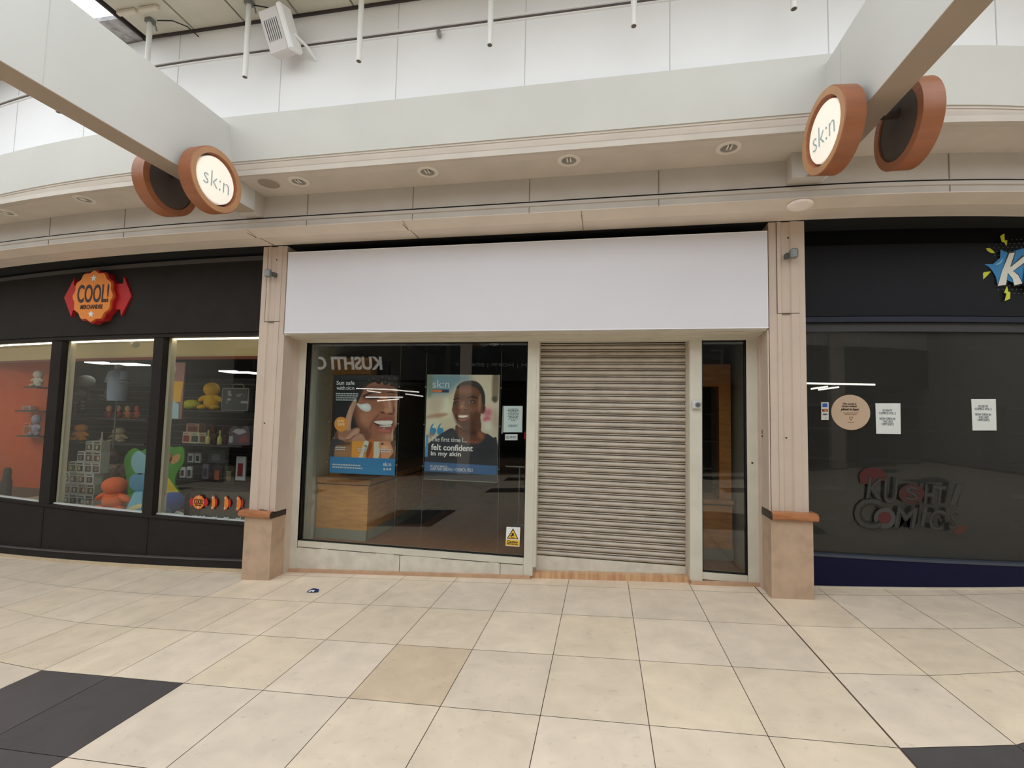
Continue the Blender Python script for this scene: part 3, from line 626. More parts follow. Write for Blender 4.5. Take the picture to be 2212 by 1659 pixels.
def paint(t, name, x0, x1, z0, z1, y, base, ops, conv, px, nx, nz):
    """a print on the plane y: ops = (outline in crop pixels, colour, softness in crop pixels, opacity)"""
    gx, gz = np.meshgrid(np.linspace(x0, x1, nx), np.linspace(z0, z1, nz)); img = np.empty((nz, nx, 3)); img[:] = base
    for op in ops:
        pts, col, soft = op[:3]; al = op[3] if len(op) > 3 else 1.0
        q = [P(*conv(*p), y=y) for p in (pts if len(pts) > 20 or soft < 0 else smooth_loop(pts, 5))]
        soft = abs(soft)*px; A = np.array([(p.x, p.z) for p in q]); B = np.roll(A, -1, axis=0)
        mask_box = (gx > A[:,0].min()-soft) & (gx < A[:,0].max()+soft) & (gz > A[:,1].min()-soft) & (gz < A[:,1].max()+soft)
        if not mask_box.any(): continue
        X = gx[mask_box]; Z = gz[mask_box]; dmin = np.full(X.shape, 1e9); ins = np.zeros(X.shape, bool)
        for (ax, az), (bx, bz) in zip(A, B):
            ex, ez = bx-ax, bz-az; L = ex*ex+ez*ez
            if L < 1e-14: continue
            k = np.clip(((X-ax)*ex+(Z-az)*ez)/L, 0, 1); dmin = np.minimum(dmin, np.hypot(X-ax-k*ex, Z-az-k*ez))
            cr = (az > Z) != (bz > Z); xi = ax+(Z-az)*ex/(ez if abs(ez) > 1e-12 else 1e-12); ins ^= cr & (X < xi)
        sd = np.where(ins, dmin, -dmin); k = np.clip(sd/(2*soft)+.5, 0, 1); k = k*k*(3-2*k)*al
        img[mask_box] = img[mask_box]*(1-k[:,None])+np.array(col)*k[:,None]
    vs = []; me = bpy.data.meshes.new(name); org = WL[t.name]
    vs = np.stack([gx.ravel(), np.full(gx.size, y), gz.ravel()+H], 1)-np.array(org)
    i = np.arange(nz-1)[:,None]*nx+np.arange(nx-1)[None,:]; f = np.stack([i, i+1, i+nx+1, i+nx], -1).reshape(-1, 4)
    me.from_pydata(vs.tolist(), [], f.tolist()); ca = me.color_attributes.new('print', 'FLOAT_COLOR', 'POINT')
    c4 = np.ones((gx.size, 4)); c4[:,:3] = lin_a(np.clip(img, 0, 255)).reshape(-1, 3); ca.data.foreach_set('color', c4.ravel())
    return _link(name, me, PRINT(), t, org)
def bars(mb, u0, u1, v0, v1, n, y, d, slope=0.0, wob=None):
    """rows of small print too small to read, drawn as broken lines of word-sized dashes"""
    rnd = random.Random(int(u0*7+v0))
    for i in range(n):
        v = v0+(v1-v0)*(i+.5)/n; hh = (v1-v0)/n*.26; u = u0+(wob[i] if wob else 0); e = u1-(wob[i] if wob else rnd.uniform(0, (u1-u0)*.1))
        while u < e:
            L = min(rnd.uniform(2.2, 6.0), e-u)
            pic(mb, [(u, v-hh+slope*(u-u0)), (u+L, v-hh+slope*(u+L-u0)), (u+L, v+hh+slope*(u+L-u0)), (u, v+hh+slope*(u-u0))], y, d); u += L+1.1
def Z1(x, y): return (690+x/6.637, 790+y/6.637)
def Z2(x, y): return (900+x/6.38, 790+y/6.38)
def layer(t, name, col, pts, k, conv, sm=True, label=None, y0=None, rough=0.45):
    mb = MB(); y = (YP if y0 is None else y0)-.0012*k; pic(mb, [conv(*p) for p in pts], y, .0012, sm); return build(mb, name, flat(col, rough), t, label=label)
def ptext(t, name, s, u0, u1, v0, v1, k, col, bold=0.0, conv=None, shear=0.0, y0=None, slope=0):
    y = (YP if y0 is None else y0)-.0012*k
    if conv: (u0, v0), (u1, v1) = conv(u0, v0), conv(u1, v1)
    a = P(u0, (v0+v1)/2, y=y); b = P(u1, (v0+v1)/2, y=y); c = P((u0+u1)/2, v0, y=y); d_ = P((u0+u1)/2, v1, y=y)
    mb = MB(); text_mb(mb, s, ((a.x+b.x)/2, y, (c.z+d_.z)/2), b.x-a.x, c.z-d_.z, d=.001, bold=bold, shear=shear); return build(mb, name, flat(col), t)
# poster 1
t = thing('hanging_poster', 'sunscreen poster of a laughing face with cream on the cheek, blue band below', 'poster', (-2.57, YP, -.67), 'posters hung on cables in the vacant shop window')
x0, x1, z0, z1 = -2.955, -2.19, -.675, .402
mb = MB(); mb.box(x0-.004, x1+.004, YP, YP+.004, z0-.004, z1+.004); build(mb, 'sheet', flat((30,32,36), .3), t)
G = 1.0
ops = [
 ([(620,380),(680,220),(760,140),(900,110),(1160,110),(1160,520),(1000,420),(800,350)], (40,34,34), 20),
 ([(560,500),(650,330),(740,250),(880,230),(1040,255),(1110,330),(1125,500),(1122,700),(1118,810),(1085,900),(1050,1000),(1032,1095),(740,1095),(640,1010),(560,870),(505,720),(500,600)], (156,104,80), 9),
 (EL(860,330,240,60,-.05), (132,88,70), 50), (EL(1000,300,120,40), (118,78,62), 40, .6),
 (EL(545,760,60,230,-.35), (98,62,50), 50, .85), (EL(640,980,90,110,-.6), (112,72,58), 45, .8),
 (EL(650,740,90,120), (186,130,102), 80, .9), (EL(600,640,60,60), (150,98,76), 50, .5),
 (EL(780,690,70,60), (176,120,94), 50, .7), (EL(960,1020,110,55), (196,148,126), 45, .9), (EL(880,1000,60,80), (150,98,78), 40, .6),
 (EL(1100,620,18,220), (206,164,142), 16, .8), (EL(1105,800,12,70), (204,168,150), 10, .8),
 (EL(740,455,120,40,-.08), (104,66,54), 24, .9), (EL(1040,455,70,32), (104,66,54), 20, .9),
 ([(605,445),(650,415),(720,385),(800,372),(870,385),(800,392),(720,410),(650,440)], (44,32,30), 7), ([(960,385),(1040,372),(1115,400),(1040,392)], (44,32,30), 7),
 ([(690,470),(745,445),(810,450),(860,470),(810,478),(745,478)], (34,22,22), 5), ([(985,470),(1040,448),(1100,462),(1050,476)], (34,22,22), 5),
 (EL(760,430,70,10), (150,104,84), 8, .7),
 (EL(960,560,34,110,-.25), (184,132,106), 26, .9), (EL(1010,560,22,90,-.2), (212,166,142), 16, .8), (EL(985,640,60,38), (196,144,118), 20),
 (EL(890,650,30,36), (168,112,86), 14), (EL(905,672,34,10,.2), (66,38,34), 8), (EL(1020,690,40,9), (84,50,42), 8), (EL(1068,640,14,50), (120,78,64), 10),
 ([(850,690),(820,720),(770,770),(735,830),(720,900),(735,905),(760,830),(800,770),(850,725)], (116,72,58), 12, .8),
 ([(752,800),(830,765),(920,742),(990,735),(1050,748),(1060,800),(1052,880),(1030,950),(980,972),(900,960),(830,905)], (160,88,78), 7),
 (EL(930,930,90,24,.15), (186,116,106), 14, .9), (EL(925,900,14,7), (240,214,206), 5, .8),
 ([(768,802),(850,785),(950,782),(1048,788),(1040,860),(960,892),(880,882),(820,850)], (44,22,22), 4),
 ([(780,803),(850,788),(950,785),(1045,790),(1036,836),(960,848),(880,846),(820,830)], (236,232,228), 4),
 ([(850,862),(940,852),(1030,846),(1024,872),(960,884),(890,880)], (206,198,194), 4)]
for xx in (835,870,908,948,990,1020): ops.append(([(xx-2,790),(xx+2,790),(xx+2,842),(xx-2,842)], (176,166,162), -3, .7))
ops += [([(535,542),(600,552),(690,540),(735,575),(738,625),(700,655),(640,650),(580,610)], (206,216,218), 6), (EL(650,590,60,28,.2), (232,238,240), 16, .8),
 (EL(1045,1000,10,100,.05), (226,196,170), 7, .7)]
for a in ((720,215,34,40),(780,185,40,44),(850,225,40,36),(905,170,46,38),(950,240,44,34),(1005,200,40,40),(1050,265,38,30),(1090,190,36,50),(820,150,40,30),(1100,290,24,34)):
    ops.append((EL(*a), (26,26,28), 10)); ops.append((EL(a[0]-6, a[1]-8, a[2]*.5, a[3]*.35, .5), (92,84,80), 10, .7))
ops += [
 ([(498,478),(528,480),(530,530),(500,620),(470,730),(452,850),(448,950),(420,990),(370,990),(350,880),(378,740),(420,620),(460,540)], (186,144,122), 7),
 ([(430,640),(450,600),(440,760),(415,900),(400,880)], (210,170,148), 16, .7), (EL(512,500,10,18), (222,190,176), 6, .8),
 ([(215,1005),(250,940),(320,920),(420,930),(500,892),(560,890),(585,930),(575,960),(625,985),(650,1030),(645,1090),(215,1090)], (160,116,96), 8),
 ([(360,1050),(430,985),(500,920),(555,900),(575,930),(540,975),(470,1020),(420,1065)], (196,152,130), 9), ([(470,1070),(520,1000),(590,985),(635,1020),(640,1075)], (186,140,118), 9),
 ([(350,1058),(420,1068),(520,1000),(500,1000),(430,1050)], (104,66,56), 7, .8), ([(270,1000),(330,1020),(360,1055),(280,1080)], (186,142,122), 14, .8), ([(220,950),(260,960),(270,1060),(225,1060)], (96,62,54), 14, .8),
 (EL(311,838,98,106), (226,152,66), 4), (EL(290,800,60,50), (236,172,92), 40, .6),
 ([(160,1068),(470,1078),(460,1330),(150,1330)], (150,112,80), -4), ([(160,1068),(330,1070),(360,1140),(250,1140),(215,1200),(205,1330),(150,1330)], (58,62,72), 6), (EL(370,1115,80,26), (98,70,52), 16, .8), (EL(360,1250,120,50), (166,126,92), 50, .7),
 ([(468,1078),(785,1085),(775,1340),(458,1330)], (224,154,66), -3), ([(700,1084),(782,1086),(772,1340),(668,1340)], (196,104,46), 4), ([(690,1120),(740,1100),(750,1180),(700,1300),(670,1320)], (120,60,34), 12, .8),
 ([(642,1085),(706,1088),(690,1170),(660,1240),(625,1330),(560,1330),(600,1225)], (206,210,200), 5), ([(640,1140),(680,1150),(676,1160),(638,1150)], (60,60,60), 3), (EL(655,1230,14,90,.3), (150,120,96), 8, .7),
 ([(782,1086),(1120,1096),(1105,1350),(772,1340)], (206,204,186), -3), ([(850,1150),(870,1090),(1020,1094),(1060,1180),(1010,1345),(850,1345),(870,1240)], (212,148,112), 8), (EL(940,1170,60,30), (236,186,150), 20, .8), (EL(900,1120,20,16), (70,50,44), 8, .8),
 ([(880,1200),(880,1320),(860,1320),(870,1220)], (140,84,62), 5, .8), ([(1020,1094),(1120,1096),(1105,1350),(990,1345),(1060,1230)], (104,78,60), 8), (EL(1085,1230,8,100,.1), (170,130,100), 7, .8),
 ([(140,1302),(1115,1336),(1105,1610),(120,1560)], (56,128,184), -3), (EL(640,1500,300,50), (72,142,194), 100, .5)]
paint(t, 'printed_picture', x0, x1, z0, z1, YP-.001, (28,32,38), ops, Z1, .00083, 200, 280)
ptext(t, 'lettering', 'SUN', 262, 350, 775, 812, 3, (248,226,190), .02, Z1)
ptext(t, 'lettering', 'SAFE', 262, 362, 822, 862, 3, (248,226,190), .02, Z1)
ptext(t, 'lettering', 'Sun safe', 246, 503, 215, 275, 3, (232,236,238), .012, Z1)
ptext(t, 'lettering', 'with', 246, 372, 292, 346, 3, (232,236,238), .012, Z1)
ptext(t, 'lettering', 'sk:n', 386, 500, 292, 346, 3, (226,232,236), 0, Z1)
ptext(t, 'lettering', 'sk:n', 912, 1030, 1382, 1440, 3, (236,240,242), 0, Z1)
mb = MB()
for a in range(3): pic(mb, [(*Z1(930+42*a+15*math.cos(2*PI*i/14), 1485+17*math.sin(2*PI*i/14)),) for i in range(14)], YP-.004, .0012)
(a0, b0), (a1, b1) = Z1(235, 385), Z1(560, 505); bars(mb, a0, a1, b0, b1, 4, YP-.004, .0012, .01)
(a0, b0), (a1, b1) = Z1(188, 1395), Z1(630, 1470); bars(mb, a0, a1, b0, b1, 2, YP-.004, .0012, .05)
(a0, b0), (a1, b1) = Z1(228, 1155), Z1(380, 1215); bars(mb, a0, a1, b0, b1, 2, YP-.004, .0012, .02)
(a0, b0), (a1, b1) = Z1(550, 1175), Z1(690, 1235); bars(mb, a0, a1, b0, b1, 2, YP-.004, .0012, .02)
(a0, b0), (a1, b1) = Z1(830, 1185), Z1(1040, 1245); bars(mb, a0, a1, b0, b1, 2, YP-.004, .0012, .02)
build(mb, 'small_print', flat((196,206,214)), t)
# poster 2
t = thing('hanging_poster', 'poster of a smiling short-haired person in a dark top, felt confident slogan', 'poster', (-1.46, YP, -.68), 'posters hung on cables in the vacant shop window')
mb = MB(); mb.box(-1.860, -1.066, YP, YP+.004, -.690, .416); build(mb, 'sheet', flat((60,62,70), .35), t)
mb = MB(); mb.box(-1.866,-1.066,YP-.002,YP+.006,-.698,-.691); mb.box(-1.066,-1.061,YP-.002,YP+.004,-.69,.416); build(mb,'edge_strip',STEEL,t)
q1 = lambda a: [(a,870),(a+20,820),(a+55,795),(a+32,850),(a+75,862),(a+85,905),(a+60,950),(a+15,950),(a-5,915)]
ops = [
 ([(150,120),(760,120),(720,210),(560,260),(470,360),(330,400),(150,400)], (126,160,176), 60), ([(150,120),(220,120),(210,380),(150,420)], (122,136,110), 30, .8),
 ([(760,120),(1150,120),(1140,620),(960,640),(900,380),(820,240)], (224,214,192), 50), ([(1050,130),(1135,130),(1120,470),(1045,470)], (140,124,104), 22), (EL(1075,460,40,40), (70,62,56), 16, .7),
 (EL(400,590,80,140,.1), (228,226,202), 40), (EL(270,520,90,120), (196,178,160), 60, .7), (EL(280,690,150,30,-.15), (178,132,112), 24, .9), (EL(230,800,90,80), (220,216,196), 50, .7), (EL(420,800,90,70), (206,196,168), 50, .7),
 (EL(980,640,60,60), (206,110,130), 34, .9), (EL(970,740,50,36), (214,84,114), 24, .9), (EL(990,820,60,70), (232,226,208), 34, .9), (EL(1080,720,50,130), (198,170,150), 50, .7), (EL(1000,560,90,40), (226,200,184), 40, .7),
 (q1(185), (66,140,186), 5), (q1(285), (66,140,186), 5), (EL(200,960,40,40), (150,120,110), 20, .7),
 ([(130,1110),(200,1040),(300,965),(400,900),(480,862),(540,900),(620,1000),(760,1060),(880,1040),(950,935),(1050,990),(1110,1050),(1110,1700),(80,1700),(110,1200)], (54,56,66), 6),
 (EL(420,980,160,60,-.5), (70,72,82), 60, .6), (EL(950,1200,120,150), (42,44,52), 80, .6), (EL(560,1240,280,80), (48,50,58), 80, .6),
 ([(540,820),(600,850),(700,870),(850,700),(890,800),(890,900),(950,940),(945,990),(880,1060),(800,1078),(700,1060),(610,990),(540,920)], (104,64,50), 8), (EL(720,900,130,50,.3), (66,40,34), 36, .8), (EL(880,960,40,60,-.5), (158,98,72), 22, .8), (EL(770,1050,100,22,.05), (140,88,68), 18, .8),
 ([(885,550),(920,528),(948,560),(945,620),(915,662),(885,650)], (108,68,54), 6), (EL(922,590,10,34), (60,36,30), 8, .8),
 ([(520,400),(560,310),(640,268),(760,262),(870,320),(905,440),(898,580),(880,690),(840,780),(770,840),(700,862),(640,852),(580,800),(540,730),(500,650),(487,610),(500,540),(512,480)], (112,72,56), 7),
 (EL(700,800,120,70), (76,46,38), 50, .8), (EL(560,700,40,110,-.2), (84,52,42), 30, .8), (EL(680,350,120,46), (146,100,80), 50, .8), (EL(600,430,60,30), (92,58,46), 30, .6),
 (EL(868,520,22,130,.08), (172,124,98), 18, .8), (EL(790,600,60,44,-.2), (140,90,70), 32, .9), (EL(540,640,30,34), (134,86,66), 22, .9), (EL(820,700,50,70,.4), (84,52,42), 40, .5),
 ([(548,320),(580,262),(640,222),(740,206),(830,222),(900,290),(938,390),(944,480),(938,540),(905,530),(896,440),(870,350),(800,290),(700,268),(620,280)], (48,46,46), 8), (EL(800,250,80,24,.4), (76,74,72), 22, .6),
 ([(690,455),(720,425),(770,415),(820,430),(845,462),(800,445),(740,440)], (46,30,28), 7), ([(505,470),(530,448),(570,448),(600,462),(560,462)], (46,30,28), 7),
 (EL(760,498,56,24), (78,48,42), 14, .9), (EL(545,520,42,22), (78,48,42), 12, .9), (EL(750,500,36,10,-.08), (170,156,148), 4), (EL(545,518,26,8), (160,146,140), 4), (EL(748,500,13,10), (22,16,16), 3), (EL(540,518,11,8), (22,16,16), 3), (EL(755,488,46,5,-.05), (30,20,20), 4), (EL(545,508,32,5), (30,20,20), 4),
 (EL(635,540,26,50,.1), (150,102,80), 16, .8), (EL(640,585,58,26,.08), (144,92,70), 14), (EL(625,562,18,10), (196,144,118), 8, .8), (EL(590,606,16,7), (46,26,24), 5), (EL(672,604,18,7), (52,30,26), 5), (EL(625,630,20,4), (170,120,100), 4, .6),
 ([(552,655),(600,668),(660,668),(722,672),(735,690),(710,735),(650,762),(600,755),(568,715)], (146,82,70), 7), (EL(630,742,50,12,.05), (176,108,92), 9, .8),
 ([(565,682),(640,680),(716,684),(690,716),(630,728),(585,718)], (60,30,28), 4), ([(572,688),(640,683),(710,687),(686,710),(630,718),(590,712)], (240,234,222), 4),
 ([(540,640),(552,660),(556,720),(546,700)], (66,40,34), 8, .7), ([(735,640),(760,680),(748,740),(740,700)], (66,40,34), 9, .7), (EL(893,668,6,14), (206,200,190), 3),
 ([(130,950),(162,955),(150,1257),(114,1255)], (88,152,200), -3), ([(100,1322),(1110,1380),(1104,1510),(90,1452)], (74,108,154), -3), ([(80,1462),(1110,1520),(1110,1700),(60,1700)], (52,54,62), -3),
 ([(222,325),(447,330),(442,371),(218,366)], (44,58,92), -3), ([(226,332),(340,335),(338,362),(224,359)], (232,130,70), 8)]
paint(t, 'printed_picture', -1.860, -1.066, -.690, .416, YP-.001, (212,202,182), ops, Z2, .00086, 205, 285)
ptext(t, 'lettering', 'sk:n', 220, 452, 200, 305, 3, (214,222,226), 0, Z2)
ptext(t, 'lettering', 'The first time I...', 205, 690, 985, 1050, 3, (228,230,232), .008, Z2)
ptext(t, 'lettering', 'felt confident', 200, 775, 1085, 1172, 3, (236,238,240), .022, Z2)
ptext(t, 'lettering', 'in my skin', 195, 612, 1182, 1262, 3, (236,238,240), .022, Z2)
ptext(t, 'lettering', 'MY TREATMENTS:', 186, 425, 1372, 1398, 3, (206,216,230), .015, Z2)
ptext(t, 'lettering', 'LASER HAIR REMOVAL + CHEMICAL PEELS', 186, 775, 1406, 1452, 3, (206,216,230), .015, Z2)
# notices stuck inside the display window
YG = 4.824
def sheet(name, label, cat, pts, col, y, group=None):
    t = thing(name, label, cat, (P(*pts[-1], y=y).x, y, P(*pts[-1], y=y).z), group)
    mb = MB(); pic(mb, pts, y, .0015); build(mb, 'sheet', flat(col, .5), t); return t
t = sheet('paper_notice', 'white printed notice in a plastic sleeve beside the portrait poster', 'notice', [(1089,877),(1129,877),(1128,934),(1087,934)], (214,226,230), YG)
mb = MB(); bars(mb, 1096,1122,882,910,9,YG-.0012,.001, wob=[2,0,3,1,2,1,4,2,8]); bars(mb,1098,1118,917,923,2,YG-.0012,.001); build(mb,'small_print',flat((110,120,126)),t)
mb = MB(); pic(mb,[(1086,876),(1089,877),(1086,936),(1083,938)],YG,.001); build(mb,'sleeve_edge',flat((150,150,146)),t)
t = sheet('window_sticker', 'small white rounded sticker with a black ring just below the printed notice', 'sticker', [(1091,938),(1118,938),(1118,951),(1091,951)], (226,228,230), YG)
c = P(1096,945,y=YG-.002); mb = MB(); mb.lathe([(.012,0),(.012,-.001),(.008,-.001),(.008,0)],(c.x,YG-.001,c.z),'y',24); build(mb,'ring',BLACK,t)
mb = MB(); bars(mb,1101,1116,942,947,2,YG-.0015,.001); build(mb,'small_print',flat((90,94,98)),t)
t = sheet('red_tag', 'small red tag at the edge of the window beside the shutter', 'tag', [(1133,933),(1138,931),(1138,947),(1132,948)], (200,40,36), 4.86)
t = sheet('warning_sticker', 'yellow and white caution sticker low in the corner of the display window', 'sticker', [(1094,1138),(1124,1139),(1122,1181),(1092,1179)], (236,238,236), 4.805)
K3 = lambda x, y: (1060+x/4.88, 860+y/4.88)
layer(t,'yellow_panel',(242,196,60),[(163,1490),(300,1500),(296,1560),(160,1552)],1,K3,False,y0=4.805)
layer(t,'triangle_border',(30,28,26),[(236,1372),(292,1488),(170,1480)],1,K3,False,y0=4.805); layer(t,'warning_triangle',(242,196,60),[(236,1390),(279,1480),(182,1474)],2,K3,False,y0=4.805)
layer(t,'pictogram',(30,28,26),[(236,1420),(246,1432),(240,1444),(250,1458),(232,1452),(218,1462),(200,1452),(218,1446),(224,1436),(212,1430),(224,1426)],3,K3,False,y0=4.805)
layer(t,'step_mark',(30,28,26),[(214,1466),(246,1468),(246,1473),(214,1471)],3,K3,False,y0=4.805)
ptext(t,'lettering','Caution',175,283,1500,1528,3,(34,30,26),.015,K3,y0=4.805); ptext(t,'lettering','Mind the step',172,286,1532,1549,3,(34,30,26),.02,K3,y0=4.805)
# crumpled wrapper on the floor
p = P(675,1279,z=fz(-2.66)); mb = MB(); rr = random.Random(3)
mb.add([(p.x-.05,p.y-.02,p.z+.002),(p.x+.01,p.y-.035,p.z+.012),(p.x+.06,p.y-.005,p.z+.004),(p.x+.05,p.y+.03,p.z+.02),(p.x,p.y+.02,p.z+.03),(p.x-.045,p.y+.02,p.z+.012)],[(0,1,4,5),(1,2,3,4)],0)
mb.add([(p.x-.03,p.y-.025,p.z+.006),(p.x+.03,p.y-.03,p.z+.016),(p.x+.03,p.y-.01,p.z+.026),(p.x-.02,p.y-.01,p.z+.018)],[(0,1,2,3)],1)
tag(build(mb,'crumpled_wrapper',[flat((34,46,92)),flat((220,224,230))]),'crumpled blue and white wrapper lying on the pale floor tiles','wrapper')
# ---------------------------------------------------------------- charcoal toy shop on the left
LX = [x for x in XS_ALL if x <= -3.6]+[-3.60]
LX = [x for x in LX if x > -12.1]
def swL(prof, m=None, mb=None, xs=None): 
    mb = mb or MB(); return sweep(mb, prof, xs or LX, 26)
struct('wall_fascia_left', swL([(4.70,.865),(4.70,1.665),(4.90,1.665),(4.90,.865)]), CHAR)
struct('trim_16', swL([(4.685,1.665),(4.685,1.712),(4.90,1.712),(4.90,1.665)]), CHARG)
struct('trim_17', swL([(4.715,.822),(4.715,.865),(4.85,.865),(4.85,.822)]), CHAR)
struct('baseboard_left', swL([(4.74,-1.90),(4.74,-1.262),(4.90,-1.262),(4.90,-1.90)]), CHAR)
mb = MB()
for xa, xb in zip(LX, LX[1:]):
    for y0, h0, h1, m in ((4.705,.036,.115,0),(4.698,.115,.128,1),(4.69,-.01,.036,2)):
        o0, o1 = off(xa,26), off(xb,26)
        vs = [(xa,y0+o0,fz(xa)+h0),(xb,y0+o1,fz(xb)+h0),(xb,4.76+o1,fz(xb)+h0),(xa,4.76+o0,fz(xa)+h0),(xa,y0+o0,fz(xa)+h1),(xb,y0+o1,fz(xb)+h1),(xb,4.76+o1,fz(xb)+h1),(xa,4.76+o0,fz(xa)+h1)]
        mb.add(vs,[(0,1,5,4),(4,5,6,7),(0,3,2,1)],m)
struct('baseboard_kick_left', mb, [CHAR, CHARG, mat('cream skirting tile', (206,186,156), 0.5, noise=0.08, scale=10)])
struct('trim_18', swL([(4.725,-1.262),(4.725,-1.235),(4.86,-1.235),(4.86,-1.262)]), CHAR)
struct('trim_19', swL([(4.79,-1.236),(4.79,-1.221),(4.84,-1.221),(4.84,-1.236)]), mat('white sill strip', (224,226,222), 0.5, noise=0.02))
MULL = ((-6.93,-6.77),(-5.20,-5.07))
mb = MB()
for a, b in MULL: y = off(a,26); mb.box(a, b, 4.72+y, 4.86+y, -1.262, .865)
mb.box(-3.66,-3.60,4.72,4.86,-1.262,.865)
for x in (-6.86,-5.13): y = off(x,26); mb.box(x-.012,x+.012,4.733+y,4.75+y,-1.90,-1.262)
struct('trim_20', mb, CHAR)
mb = MB()
for a, b in MULL: y = off(a,26); mb.box(b, b+.035, 4.80+y, 4.87+y, -1.23, .822)
struct('trim_21', mb, mat('cream window reveal', (214,204,182), 0.6, noise=0.03))
for i, (a, b) in enumerate(((-11.9,-6.93),(-6.77,-5.20),(-5.07,-3.66))):
    t = thing('window_%d' % (3+i), None, None, ((a+b)/2, 4.8+off((a+b)/2,26), -1.22), None, 'structure')
    xs = [a+(b-a)*k/6 for k in range(7)]; mb = MB(); sweep(mb, [(4.80,-1.225),(4.80,.825),(4.806,.825),(4.806,-1.225)], xs, 26); build(mb, 'glass_pane', GLASS, t)
# interior shell of the toy shop
FT = -1.31
mb = MB(); mb.box(-12.8,-3.36,7.6,7.7,-1.9,1.6); struct('wall_rear_toy_shop', mb, mat('dark brown-grey shop wall', (62,56,52), 0.8, noise=0.05))
mb = MB(); sweep(mb, [(4.88,-1.36),(4.88,FT),(5.9,FT),(5.9,-1.36)], LX, 26); mb.box(-12.8,-3.36,5.88,7.6,-1.36,FT-.001); struct('floor_toy_shop', mb, mat('dark shop floor', (84,74,64), 0.6, noise=0.08))
mb = MB(); mb.box(-12.8,-3.36,5.5,7.7,1.30,1.36); struct('ceiling_toy_shop', mb, mat('grey shop ceiling', (96,92,84), 0.8, noise=0.03))
mb = MB(); mb.box(-3.42,-3.36,4.86,7.7,-1.9,1.4); struct('wall_side_toy_shop', mb, mat('dark slat side wall', (30,30,36), 0.6, noise=0.05))
CREAMH = mat('cream light box header', (220,206,168), 0.6, noise=0.02)
struct('trim_22', swL([(5.32,.66),(5.32,.88),(5.36,.88),(5.36,.66)]), CREAMH)
struct('trim_23', swL([(5.30,.63),(5.30,.665),(5.36,.665),(5.36,.63)]), mat('red-brown header edge', (130,60,44), 0.6, noise=0.03))
struct('ceiling_light_box', swL([(4.86,.866),(4.86,.88),(5.36,.88),(5.36,.866)]), CREAMH)
for i, (a, b, l) in enumerate(((-11.9,-6.96,'bright strip light along the top of the far left toy shop window'),(-6.74,-5.21,'bright strip light along the top of the middle toy shop window'),(-5.04,-3.66,'bright strip light along the top of the toy shop window beside the pillar'))):
    xs = [a+(b-a)*k/5 for k in range(6)]; mb = MB(); sweep(mb, [(4.835,.806),(4.835,.822),(4.86,.822),(4.86,.806)], xs, 26)
    tag(build(mb, 'strip_light', glow((255,240,206), 7.0)), l, 'light', 'strip lights over the toy shop windows')
# side orange wall and back slat walls
mb = MB(); mb.box(-12.6,-8.58,6.2,6.3,FT,.72); struct('wall_orange', mb, mat('orange shop wall', (206,84,34), 0.6, noise=0.06))
SLW = mat('black slatwall', (26,25,30), 0.45, noise=0.06); SLG = mat('aluminium slat groove', (110,108,108), 0.35, metal=0.5, noise=0.05)
def slatwall(x0, x1, y, z0, z1, label, step=.105):
    t = thing('slatwall_panel', label, 'panel', ((x0+x1)/2, y, z0))
    mb = MB(); mb.box(x0,x1,y,y+.03,z0,z1); build(mb,'board',SLW,t)
    mb = MB(); z = z0+step
    while z < z1-.02: mb.box(x0+.01,x1-.01,y-.003,y,z,z+.007); z += step
    build(mb,'groove_strip',SLG,t); return t
slatwall(-7.0,-4.9,6.45,FT,.46,'black slatwall with metal grooves behind the window nearest the pillar')
slatwall(-10.1,-7.05,7.2,FT,.40,'black slatwall with metal grooves behind the middle toy shop window')
SHL = mat('black shelf edge', (40,38,38), 0.4, noise=0.03)
def shelf(x0, x1, y0, y1, z, label):
    t = thing('display_shelf', label, 'shelf', ((x0+x1)/2,(y0+y1)/2,z-.02))
    mb = MB(); mb.box(x0,x1,y0,y1,z-.02,z); build(mb,'board',SHL,t); mb = MB(); mb.box(x0,x1,y0-.004,y0,z-.022,z-.012); build(mb,'edge_strip',SLG,t)
# pixel -> thing helpers for merchandise; y is the depth of the shelf front
zA = P(450,886,y=6.1).z; zB = P(450,959,y=6.1).z; shelf(-6.05,-4.95,6.0,6.445,zA,'upper black shelf carrying the yellow toy'); shelf(-6.35,-4.95,6.0,6.445,zB,'lower black shelf carrying small boxed toys')
zC = P(220,902,y=6.8).z; zD = P(220,953,y=6.8).z; shelf(-9.2,-7.25,6.62,7.195,zC,'upper black shelf in the middle toy shop window'); shelf(-9.3,-7.25,6.62,7.195,zD,'second black shelf in the middle toy shop window')
def span(u0, v0, u1, v1, y):
    a = P(u0,(v0+v1)/2,y=y); b = P(u1,(v0+v1)/2,y=y); c = P((u0+u1)/2,v0,y=y); d_ = P((u0+u1)/2,v1,y=y)
    return a.x, b.x, d_.z, c.z
def carton(u0, v0, u1, v1, y, col, col2, label, depth=.12, base=None, group='boxed toys on the shelves'):
    x0, x1, z0, z1 = span(u0,v0,u1,v1,y); z0 = z0 if base is None else base
    t = thing('toy_box', label, 'box', ((x0+x1)/2,y+depth/2,z0), group); w_ = x1-x0; h_ = z1-z0
    mb = MB(); mb.bbox(x0,x1,y,y+depth,z0,z1,.003); build(mb,'carton',flat(col),t)
    mb = MB(); mb.box(x0+w_*.12,x1-w_*.12,y-.0015,y+.001,z0+h_*.12,z0+h_*.70); build(mb,'picture',flat(col2),t)
    mb = MB(); mb.box(x0+w_*.12,x0+w_*.7,y-.0015,y+.001,z0+h_*.78,z0+h_*.9); build(mb,'title_bar',flat(tuple(max(0,c-60) for c in col)),t); return t
